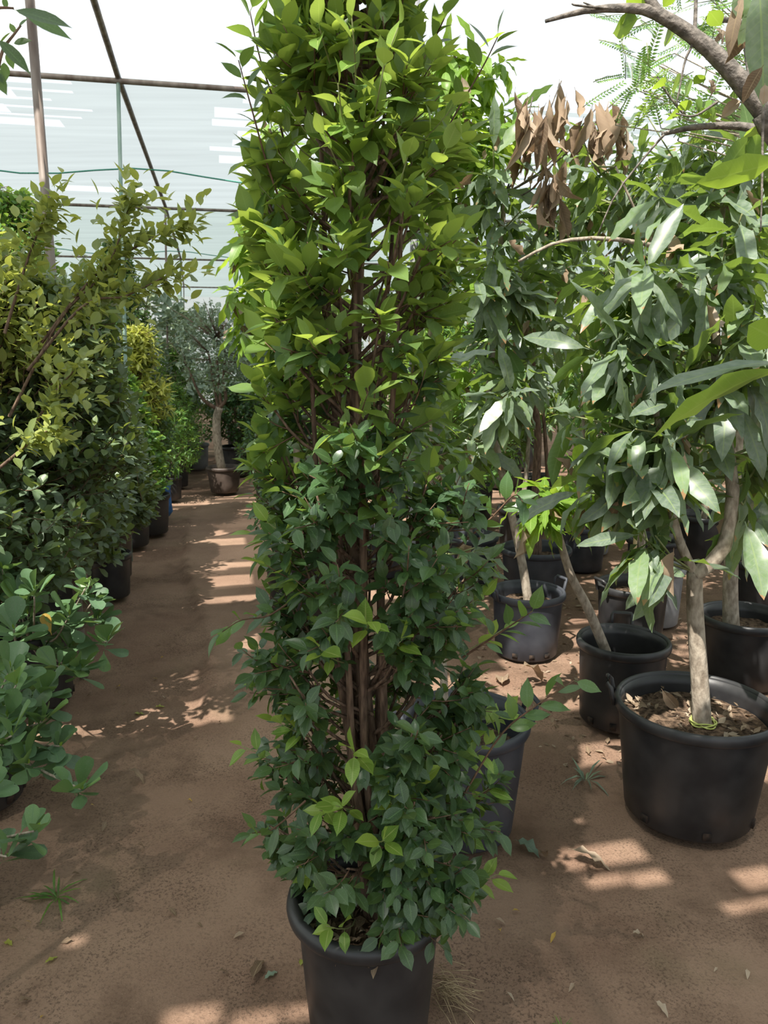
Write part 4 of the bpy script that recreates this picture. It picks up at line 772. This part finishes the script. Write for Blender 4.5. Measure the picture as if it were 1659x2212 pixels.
# tree at the right edge, close to the camera: thick grey bough, big hanging leaves, bright leaves low down
def edge_tree():
    r = np.random.default_rng(61)
    ro = empty('potted_mango_tree', (1.55, 1.95, 0), 'near mango tree outside the right edge with thick grey bough across the top', 'potted tree'); o = np.array(ro.location)
    make_pot(ro, 0.22, 0.18, 0.38, 0.31, 'pot')
    stem_tubes(ro, smooth_path([(0, 0, 0.3), (0.03, 0.02, 1.0), (-0.02, 0.05, 1.6), at(1720, 330, 2.0)-o, at(1650, 240, 2.0)-o], 16), 0.05, 0.030, 'dark_bark')
    B = [([at(1655, 245, 2.0), at(1590, 165, 2.0), at(1520, 95, 2.0), at(1430, 35, 2.0), at(1370, 18, 2.0), at(1270, 22, 2.0), at(1178, 46, 2.0)], 0.026, 0.004),
         ([at(1425, 35, 2.0), at(1400, -10, 2.0), at(1390, -60, 2.02)], 0.014, 0.008), ([at(1668, 285, 2.05), at(1590, 272, 2.1), at(1500, 275, 2.1), at(1430, 290, 2.15)], 0.012, 0.005), ([at(1500, 85, 2.0), at(1502, 40, 2.0), at(1504, -20, 2.0)], 0.005, 0.004), ([at(1530, 40, 2.05), at(1590, 45, 2.1), at(1640, 55, 2.1)], 0.008, 0.004), ([at(1640, 250, 2.15), at(1620, 130, 2.2), at(1600, -30, 2.25)], 0.014, 0.010)]
    for pts, a, b in B: stem_tubes(ro, rel(ro, pts, 14), a, b, 'dark_bark', 'branch', 10)
    tw = [[at(1300, 22, 2.0), at(1260, 5, 2.0)], [at(1340, 20, 2.0), at(1250, 12, 1.98), at(1235, 8, 1.98)], [at(1500, 88, 2.0), at(1480, 130, 2.0), at(1470, 180, 2.0), at(1460, 230, 2.0)], [at(1440, 285, 2.1), at(1400, 330, 2.1), at(1330, 420, 2.1), at(1290, 510, 2.12)], [at(1480, 250, 2.05), at(1440, 200, 2.05), at(1420, 165, 2.05)], [at(1550, 220, 2.0), at(1500, 250, 2.0), at(1460, 245, 2.0)], [at(1648, 230, 1.9), at(1646, 400, 1.9), at(1643, 500, 1.9)]]
    twigs_obj('twigs', [rel(ro, t, 8) for t in tw], 0.0035, 0.0018, M['dark_bark'], ro, 5)
    gd, gb, gn, gg = [], [], [], []
    def lp(dst, a, b, Y0, Y1, w, n=(0, -0.5, 1), rn=0.5, curl=0.25, wave=0.08, fold=0.25, kind='mango'):
        p, q = at(*a, Y0)-o, at(*b, Y1)-o; L = np.linalg.norm(q-p)
        dst.append(leaf_geo(kind, [p], [q-p], [n], [L*1.03], [L*w], [curl], [rn], wave=wave, fold=fold, seed=int(a[0]*3+a[1]+900)))
    # bright low leaves in front
    lp(gb, (1690, 790), (1380, 912), 1.75, 1.62, 0.20, (0.1, 0.75, 0.65), 0.6, 0.3); lp(gb, (1690, 345), (1520, 400), 1.70, 1.65, 0.32, (0, 0.8, 0.6), 0.7, -0.2); lp(gb, (1700, 745), (1615, 700), 1.7, 1.68, 0.7, (0, 0.9, 0.4), 0.6, 0.2)
    lp(gg, (1690, 780), (1405, 808), 1.75, 1.68, 0.19, (0.1, -0.25, 1), 0.3, 0.35); lp(gg, (1690, 785), (1520, 790), 1.8, 1.72, 0.2, (0, -0.2, 1), 0.5); lp(gb, (1690, 800), (1530, 845), 1.78, 1.72, 0.16, (0, 0.6, 0.8), 0.5)
    # big half-dead leaves hanging at the top right
    lp(gn, (1640, -60), (1652, 222), 1.55, 1.55, 0.28, (-0.2, -1, 0.1), 0.2, 0.1); lp(gn, (1605, -40), (1600, 42), 1.6, 1.6, 0.6, (0.1, -1, 0.2), 0.7)
    lp(gd, (1608, -20), (1565, 112), 1.6, 1.6, 0.24, (-0.6, -0.8, 0.1), 0.6, 0.7, 0.15, 0.8); lp(gd, (1618, 0), (1585, 132), 1.62, 1.62, 0.34, (0.4, -0.9, 0.1), 0.0, 0.5, 0.15, 0.7); lp(gn, (1632, 0), (1600, 98), 1.59, 1.59, 0.36, (0.3, -0.9, 0.1), 0.8, 0.2)
    lp(gd, (1650, 140), (1602, 215), 1.54, 1.54, 0.34, (-0.5, -0.8, 0.1), 0.1, 0.6, 0.15, 0.9); lp(gd, (1652, 180), (1650, 225), 1.53, 1.53, 0.7, (0, -1, 0.2), 1.0, 0.3, 0.1, 0.4)
    for a, b, rn in (((1545, 60), (1570, 90), 0.9), ((1560, 70), (1545, 92), 0.8), ((1530, 170), (1545, 205), 0.9), ((1600, 215), (1560, 250), 1.0)): lp(gd, a, b, 2.05, 2.05, 0.5, (0.2, -0.8, 0.4), rn, 0.8, 0.2, 0.7)
    # green leaves along the bough
    for a, b in (((1385, 38), (1318, 70)), ((1400, 20), (1350, -8)), ((1370, 30), (1340, 48)), ((1465, 62), (1428, 92)), ((1475, 165), (1445, 195)), ((1480, 175), (1492, 205)), ((1440, 185), (1410, 180)), ((1495, 185), (1525, 160)), ((1500, 215), (1520, 240)), ((1490, 240), (1470, 215)), ((1500, 245), (1540, 245)), ((1530, 150), (1515, 178)), ((1525, 235), (1550, 260)), ((1470, 250), (1440, 250)), ((1560, 60), (1530, 20)), ((1430, 20), (1460, -20)), ((1520, 215), (1528, 250)), ((1640, 290), (1610, 280))): lp(gb, a, b, 2.05, 2.0, 0.5, (0.2, 0.7, 0.6), r.random(), 0.2, 0.03, 0.2, 'ficus')
    leaf_obj('bright_leaves', gb, M['bright'], ro); leaf_obj('foliage', gg+gn, M['mango'], ro); leaf_obj('dead_leaves', gd, M['dry'], ro)
edge_tree()

# feathery tree behind the bough
def feathery():
    r = np.random.default_rng(63)
    ro = empty('feathery_tree', (2.05, 3.0, 0), 'tree with fine feathery leaflets behind the thick grey bough', 'potted tree'); o = np.array(ro.location)
    make_pot(ro, 0.2, 0.16, 0.36, 0.3, 'pot', seg=32)
    stem_tubes(ro, smooth_path([(0, 0, 0.3), (0.05, 0, 1.4), (0, 0.05, 2.7)], 10), 0.022, 0.008, 'grey_bark')
    P, A, N, paths = [], [], [], []
    for b in range(120):
        e = at(r.uniform(1330, 1640), r.uniform(-40, 250), r.uniform(2.7, 3.4))-o
        d = norm(r.normal(0, 1, 3)*np.array((1, 0.6, 0.5))); L = r.uniform(0.10, 0.17); s = e-d*L
        up = norm(np.array((0, -0.6, 0.8))-d*np.dot((0, -0.6, 0.8), d)); sd = np.cross(d, up); paths.append(np.array([s, (s+e)/2+up*0.01, e]))
        for k in range(13):
            for q in (-1, 1): P.append(s+(e-s)*(0.1+0.9*k/12)); A.append(sd*q+d*0.35); N.append(up)
    n = len(P); leaf_obj('foliage', leaf_geo('narrow', P, A, N, 0.026, 0.0085, 0.1, r.uniform(0.2, 1, n)), M['lush'], ro)
    twigs_obj('leaf_stalks', paths, 0.0016, 0.0008, M['green_twig'], ro)
    bb = [smooth_path([(0, 0.03, r.uniform(1.8, 2.6)), (p[0]+np.array((0, 0.03, 2.2)))/2, p[0]], 5) for p in paths[::4]]
    twigs_obj('twigs', bb, 0.005, 0.002, M['grey_bark'], ro)
feathery()

# ================================================================ far end of the path
def far_tree():
    r = np.random.default_rng(71)
    ro = empty('potted_tree', (-1.93, 9.2, 0), 'thick trunked little tree in a grey brown pot at the end of the path', 'potted tree'); o = np.array(ro.location)
    make_pot(ro, 0.215, 0.165, 0.305, 0.26, 'potbrown', seg=40)
    Y = 9.2
    P = rel(ro, [at(480, 1020, Y), at(470, 960, Y), at(468, 905, Y), at(474, 880, Y)], 12); P = np.vstack([[P[0][0], P[0][1], 0.24], P])
    stem_tubes(ro, P, 0.052, 0.046, 'grey_bark')
    arms = []
    for pts, a in (([at(474, 884, Y), at(450, 872, Y), at(430, 850, Y), at(405, 790, Y)], 0.028), ([at(474, 882, Y), at(488, 860, Y), at(482, 820, Y), at(488, 760, Y)], 0.026), ([at(472, 884, Y), at(462, 830, Y), at(450, 760, Y)], 0.022), ([at(478, 880, Y), at(470, 800, Y), at(468, 730, Y)], 0.022)):
        Q = rel(ro, pts, 10); arms.append(Q); stem_tubes(ro, Q, a, 0.010, 'bark', 'branch', 8)
    n = 420; T = np.stack([r.uniform(380, 545, n), r.uniform(660, 850, n)], -1); c = np.array((465, 740))
    T = T[((T[:, 0]-c[0])/88)**2+((T[:, 1]-c[1])/105)**2 < 1]
    E = np.array([at(x, y, Y+r.normal(0, 0.3)) for x, y in T])-o; S = E+r.normal(0, 0.07, E.shape)
    g, p = twig_leaves(r, S, E, 7, 'oval4', 0.05, 0.55, rnd=(0, 0.9)); leaf_obj('foliage', g, M['grey'], ro)
    A = np.concatenate(arms); twigs_obj('branches', [np.array([A[np.argmin(np.linalg.norm(A-s, axis=1))], s]) for s in S[::3]], 0.006, 0.002, M['bark'], ro)
far_tree()

# ================================================================ the crowd of plants behind: prototypes and copies
PROTO = {}
def proto(kind, seed):
    r = np.random.default_rng(seed)
    ro = empty('potted_'+{'mango': 'mango_tree', 'ficus': 'ficus', 'bush': 'bush', 'grey': 'grey_leaf_tree', 'low': 'shrub', 'slim': 'sapling'}[kind], (0, 0, 0), 'x', 'potted plant')
    make_pot(ro, 0.2, 0.165, 0.36, 0.3, {'grey': 'potgrey', 'slim': 'potblue'}.get(kind, 'pot'), seg=28)
    if kind in ('mango', 'slim', 'grey'):
        h = {'mango': 2.4, 'slim': 1.9, 'grey': 2.3}[kind]
        P = smooth_path([(0, 0, 0.29), (r.normal(0, 0.04), r.normal(0, 0.04), h*0.4), (r.normal(0, 0.06), r.normal(0, 0.06), h*0.9)], 10)
        stem_tubes(ro, P, 0.022, 0.008, 'grey_bark', 'trunk', 8)
        n = {'mango': 46, 'slim': 26, 'grey': 80}[kind]; R = {'mango': 0.42, 'slim': 0.25, 'grey': 0.62}[kind]
        z = r.uniform(0.36, 1.02, n)*h; q = R*np.sqrt(r.uniform(0.05, 1, n))*(0.55+0.45*np.sin(np.clip((z/h-0.3)/0.75, 0, 1)*math.pi)); a = r.uniform(0, 6.28, n)
        T = np.stack([q*np.cos(a), q*np.sin(a), z], -1); A = P[3:]
        tw = [smooth_path([A[np.argmin(np.linalg.norm(A-t, axis=1)+np.maximum(0, A[:, 2]-t[2])*1.2)], t*np.array((0.6, 0.6, 0.97)), t], 5) for t in T]
        D = [t[-1]-t[-2]+np.array((0, 0, 0.05)) for t in tw]
        twigs_obj('twigs', tw, 0.005, 0.0025, M['green_twig'], ro)
        kk, L, wr, kd = {'mango': (10, 0.21, 0.26, 'mango5'), 'slim': (9, 0.16, 0.26, 'mango5'), 'grey': (9, 0.13, 0.55, 'oval4')}[kind]
        leaf_obj('foliage', whorls(r, T, D, kk, L, wr, kd, droop=0.55, rnd=(0, 0.95)), M[{'mango': 'mango', 'slim': 'lush', 'grey': 'grey'}[kind]], ro)
    else:
        h, n, rad, kd, L, wr, mt = {'ficus': (2.3, 420, 0.36, 'ficus4', 0.07, 0.5, 'ficus'), 'bush': (1.7, 420, 0.50, 'narrow', 0.085, 0.30, 'lush'), 'low': (1.15, 330, 0.42, 'oval4', 0.06, 0.55, 'dark')}[kind]
        stem_tubes(ro, smooth_path([(0, 0, 0.29), (0.02, 0, h*0.5), (0, 0, h*0.85)], 8), 0.016, 0.005, 'bark', 'trunk', 8)
        bush_parts(ro, r, 0.45, h, lambda u: rad*(0.6+0.4*math.sin(math.pi*min(1, u+0.2)))*(1 if u < 0.75 else 1-(u-0.75)*2.6), n, kd, M[mt], L, wr, k=7, twig=0.12)
    return ro
LAB = {'mango': ('one of the dark leaved mango trees crowded in the rows behind', 'mango trees in the rear rows'), 'ficus': ('one of the leafy ficus columns in the rows behind', 'ficus in the rear rows'), 'bush': ('one of the light green narrow leaved bushes in the rear rows', 'narrow leaved bushes in the rear rows'),
       'grey': ('one of the grey leaved trees in pale pots far behind', 'grey leaved trees far behind'), 'low': ('one of the low dark shrubs in pots far behind', 'low shrubs far behind'), 'slim': ('one of the slim bright leaved saplings in the rear rows', 'slim saplings in the rear rows')}
rb = random.Random(5)
def put(kind, x, y, s=1.0, label=None):
    if kind not in PROTO: PROTO[kind] = o = proto(kind, 80+len(PROTO))
    else: o = copy_tree(PROTO[kind])
    o.location = (x, y, 0); o.rotation_euler = (0, 0, rb.uniform(0, 6.28)); o.scale = (s, s, s)
    tag(o, label or LAB[kind][0], 'potted plant', None if label else LAB[kind][1])
    if label and 'group' in o: del o['group']
    return o
# second and third rows on the right
for x, y, k, s in ((0.62, 5.35, 'slim', 1.0), (1.52, 5.75, 'slim', 0.95), (1.9, 5.25, 'mango', 1.0), (2.35, 4.6, 'mango', 1.05), (2.5, 5.9, 'mango', 1.1), (1.15, 6.3, 'mango', 1.05), (0.45, 6.5, 'bush', 1.1), (1.75, 6.8, 'slim', 1.1), (2.6, 7.0, 'bush', 1.2), (3.2, 5.4, 'mango', 1.1), (3.4, 6.5, 'slim', 1.2), (0.0, 5.6, 'slim', 0.95), (-0.35, 6.3, 'bush', 1.0), (0.85, 7.4, 'bush', 1.15), (1.6, 7.9, 'mango', 1.1), (2.3, 8.2, 'slim', 1.2), (3.1, 8.0, 'mango', 1.15), (4.0, 7.4, 'bush', 1.3), (4.3, 8.6, 'mango', 1.2), (0.1, 7.9, 'ficus', 0.95), (-0.55, 7.7, 'slim', 1.0), (0.6, 9.0, 'mango', 1.1), (-0.9, 9.2, 'bush', 1.0), (1.5, 9.6, 'bush', 1.3), (2.6, 9.6, 'ficus', 1.15), (3.6, 9.8, 'slim', 1.3), (4.9, 9.6, 'mango', 1.25), (-0.2, 10.2, 'mango', 1.0), (5.6, 10.8, 'bush', 1.4), (0.8, 11.0, 'bush', 1.3), (2.0, 11.2, 'mango', 1.2), (3.2, 11.4, 'bush', 1.4), (4.4, 11.6, 'mango', 1.25)):
    put(k, x, y, s)
put('low', -0.62, 5.38, 0.95, 'low shrub in the black pot at right side of the path'); put('low', -1.22, 8.2, 0.9, 'small dark shrub in the farther black pot right of the path')
put('grey', -2.75, 11.2, 1.0, 'grey leaved tree spreading behind the end of the path'); put('low', -1.35, 10.9, 1.25, 'dark rounded shrub right of the little tree at path end'); put('bush', -2.6, 9.6, 0.75, 'light green bush left of the little tree at path end'); put('bush', -2.45, 8.7, 0.72, 'drooping narrow leaved bush beside the blue bag')
for x, y, k, s in ((-2.05, 10.6, 'low', 1.1), (-3.0, 10.3, 'grey', 1.08), (-1.75, 11.9, 'grey', 1.05), (-2.9, 10.9, 'bush', 1.0), (-1.0, 10.3, 'low', 1.3), (-2.3, 12.4, 'bush', 1.2), (-1.2, 12.2, 'ficus', 0.9), (-3.9, 12.0, 'bush', 1.3), (-3.5, 8.2, 'ficus', 1.0), (-3.4, 9.6, 'bush', 1.2), (-3.9, 10.8, 'grey', 1.0), (-3.2, 12.6, 'grey', 1.0), (-1.7, 13.0, 'grey', 1.0), (-2.4, 14.2, 'bush', 1.3), (-0.6, 12.4, 'bush', 1.2), (-4.6, 13.2, 'bush', 1.4), (-4.0, 15.5, 'ficus', 1.1), (-0.8, 14.6, 'ficus', 1.1), (-3.3, 6.6, 'ficus', 1.05), (-3.2, 5.0, 'ficus', 0.95), (-2.9, 4.0, 'ficus', 0.8), (-4.4, 7.4, 'bush', 1.2)):
    put(k, x, y, s)
# pale grey empty-looking pots among the right rows
for (x, y, R, h, lb) in ((1.66, 4.22+0.3, 0.17, 0.36, 'pale grey pot standing right of the staked mango tree'), (1.72, 6.25, 0.18, 0.40, 'pale grey pot far behind in the right rows')):
    ro = empty('plant_pot', (x, y, 0), lb, 'pot'); make_pot(ro, R, R*0.82, h, h-0.06, 'potgrey', seg=36)

# ================================================================ things on the soil
def zg(x, y): return float(ground_height(np.array([x]), np.array([y]))[0])
def ground_leaf(px, py, L, w, ang, mat, label, group=None, curl=0.8, kind='mango', wave=0.2, seed=1, lift=0.012, fold=0.5, name='fallen_leaf', tilt=0.0, part=None):
    g = gnd(px, py, -0.02); z = zg(g[0], g[1])
    V, Fq, a = leaf_geo(kind, [(0, 0, 0)], [(math.cos(ang), math.sin(ang), tilt)], [(0.15*math.cos(ang+1.6), 0.15*math.sin(ang+1.6), 1)], [L], [L*w], [curl], [random.Random(seed).random()], wave=wave, fold=fold, seed=seed)
    c = V.mean(0); V = V-np.array((c[0], c[1], V[:, 2].min()-0.002))
    o = link_mesh(name, np_mesh(name, V, Fq, a), M[mat]); o.location = (float(g[0]), float(g[1]), z)
    return tag(o, label, 'leaf', group)
special = [
    (1140, 1835, 0.105, 0.5, -0.75, 'grey', 'large grey green fallen leaf right of the bluish pot', 0.5, 'ficus'),
    (1172, 1850, 0.05, 0.7, 0.8, 'dry', 'crumpled brown leaf scrap touching the large grey green fallen leaf', 1.6, 'mango'),
    (1275, 1865, 0.15, 0.3, -0.25, 'dry', 'long curled brown leaf lying in front of the biggest pot', 0.9, 'mango'),
    (1450, 1500, 0.13, 0.34, -1.0, 'dry', 'x', 0.4, 'mango'),
    (1150, 1480, 0.19, 0.4, 0.6, 'dry', 'big curled dead leaf behind the bluish pot', 1.6, 'mango'),
    (1085, 1478, 0.15, 0.45, 1.4, 'dry', 'flat brown dead leaf behind the bluish pot', 0.4, 'mango'),
    (556, 2090, 0.10, 0.30, 1.45, 'dry', 'long pale tattered leaf left of the front pot', 0.5, 'mango'),
    (585, 2098, 0.05, 0.4, 0.8, 'grey', 'small green leaf left of the front pot', 0.3, 'ficus'),
    (300, 1537, 0.055, 0.45, 0.1, 'yellow', 'yellow leaf left of two on dark patch in the path', 0.3, 'ficus'),
    (345, 1522, 0.05, 0.45, 0.3, 'yellow', 'yellow leaf right of two on dark patch in the path', 0.3, 'ficus'),
    (295, 1682, 0.10, 0.28, -0.3, 'dry', 'curled brown leaf in the middle of the path', 1.3, 'mango'),
    (16, 2030, 0.035, 0.55, -0.3, 'yellow', 'pale green leaf at the lower left edge', 0.2, 'ficus'),
    (110, 2068, 0.042, 0.35, 0.9, 'yellow', 'narrow yellow leaf near lower left corner', 0.3, 'ficus'),
    (52, 2155, 0.04, 0.4, 0.6, 'dry', 'tan leaf near lower left corner', 0.6, 'ficus'),
    (86, 1690, 0.09, 0.25, 1.5, 'dry', 'shrivelled dry leaf beside the left shrub pots', 1.0, 'mango'),
    (1375, 1665, 0.10, 0.4, 0.9, 'dry', 'dead leaf leaning at the left side of the biggest pot', 1.2, 'mango'),
    (1380, 2020, 0.05, 0.4, 0.2, 'dry', 'dark curled leaf on bare soil at right', 1.0, 'ficus'),
    (1430, 2178, 0.05, 0.4, -1.0, 'dry', 'tan leaf near the lower right edge', 0.8, 'ficus'),
    (652, 2070, 0.03, 0.5, 1.4, 'yellow', 'green leaf tip lying against the front pot', 0.3, 'ficus')]
for i, (px, py, L, w, a, mt, lb, cl, kd) in enumerate(special):
    if lb == 'x':
        p = at(px, py, 2.38)-np.array(T1.location)
        lf_ = leaf_obj('dead_leaf', leaf_geo('mango', [at(1428, 1487, 2.40)-np.array(T1.location)], [(0.6, 0.1, -0.75)], [(-0.3, -1, 0.2)], [0.12], [0.04], [0.5], [0.2], wave=0.15, fold=0.5), M['dry'], T1); continue
    ground_leaf(px, py, L, w, a, mt, lb, None, cl, kd, seed=200+i)
rs = random.Random(9)
small = [(410, 1725), (225, 1785), (200, 1735), (245, 1935), (375, 1962), (300, 1830), (75, 1935), (60, 1985), (30, 2005), (435, 1990), (515, 2008), (350, 1500), (335, 1465), (260, 1485), (220, 1480), (190, 1505), (355, 1415), (340, 1390), (470, 1490), (480, 1560), (425, 1595), (265, 1515), (590, 1820), (1118, 1965), (1075, 1990), (1195, 2025), (1070, 2065), (1100, 2150), (1230, 2130), (1545, 2090), (1620, 2100), (1300, 1640), (1250, 1420), (1210, 1500), (1080, 2010), (150, 2030), (165, 1880), (40, 2190), (85, 2185), (480, 2090), (1330, 1480), (1590, 1920), (1010, 2000)]
for i, (px, py) in enumerate(small):
    ground_leaf(px+rs.uniform(-6, 6), py+rs.uniform(-4, 4), rs.uniform(0.02, 0.042), rs.uniform(0.3, 0.5), rs.uniform(0, 6.28), rs.choice(['dry', 'dry', 'dry', 'dry', 'amber']), 'one of the small dry leaf bits scattered over the bare soil', 'small leaf bits on the soil', rs.uniform(0.4, 1.6), 'ficus4', seed=300+i)
# dead leaf litter under the right rows
def litter():
    r = np.random.default_rng(91); n = 420
    P = np.array([gnd(r.uniform(980, 1659), 1290+350*r.random()**1.2) for _ in range(n)]); P[:, 2] = ground_height(P[:, 0], P[:, 1])+0.008
    ax = np.stack([r.normal(size=n), r.normal(size=n), r.normal(0, 0.15, n)], -1); LL = r.uniform(0.015, 0.06, n)
    o = leaf_obj('leaf_litter', leaf_geo('ficus4', P, ax, np.array((0, 0, 1.0))+r.normal(0, 0.3, (n, 3)), LL, LL*0.4, r.uniform(-0.5, 1.5, n), r.random(n), seed=5), M['dry'])
    tag(o, 'brown crumbs of dead leaves strewn under the mango pots', 'leaf litter', kind='stuff')
litter()
def grass_tuft(px, py, n, L, label, seed, mat='lush', name='weed_tuft', cat='weed', spread=1.0):
    r = np.random.default_rng(seed); g = gnd(px, py); ro = None
    a = r.uniform(0, 6.28, n); ax = np.stack([np.cos(a)*spread, np.sin(a)*spread, r.uniform(0.25, 1.1, n)], -1)
    V, Fq, at_ = leaf_geo('narrow', r.normal(0, 0.006, (n, 3))*np.array((1, 1, 0)), ax, np.tile((0, 0, 1.0), (n, 1)), L*r.uniform(0.5, 1.2, n), L*0.06, r.uniform(0.5, 1.6, n), r.random(n), seed=seed)
    o = link_mesh(name, np_mesh(name, V, Fq, at_), M[mat]); o.location = (float(g[0]), float(g[1]), zg(g[0], g[1])); tag(o, label, cat)
grass_tuft(120, 1920, 16, 0.13, 'thin grass tuft on the bare soil at lower left', 1)
grass_tuft(1268, 1668, 12, 0.16, 'pale weed growing left of the biggest pot', 2, 'grey')
grass_tuft(1215, 2195, 24, 0.035, 'tiny green weed at the bottom edge right of the front pot', 3)
def straw():
    r = np.random.default_rng(95); base = gnd(945, 2120); paths = []
    for i in range(60):
        s = base+np.array((r.normal(0, 0.012), r.normal(0, 0.03), -0.012)); a = r.uniform(-1.3, 0.2); L = r.uniform(0.04, 0.12)
        e = s+np.array((math.cos(a)*L, math.sin(a)*L, r.uniform(-0.004, 0.01))); m = (s+e)/2+np.array((0, 0, r.uniform(0.004, 0.02)))
        paths.append(smooth_path([s, m, e], 5)-base)
    o = link_mesh('straw_clump', tube_mesh('straw_clump', paths, [np.full(5, 0.0009)]*60, 4), M['straw']); o.location = tuple(base)
    tag(o, 'clump of dry rootlets fanning out from the right foot of the front pot', 'dry roots')
straw()
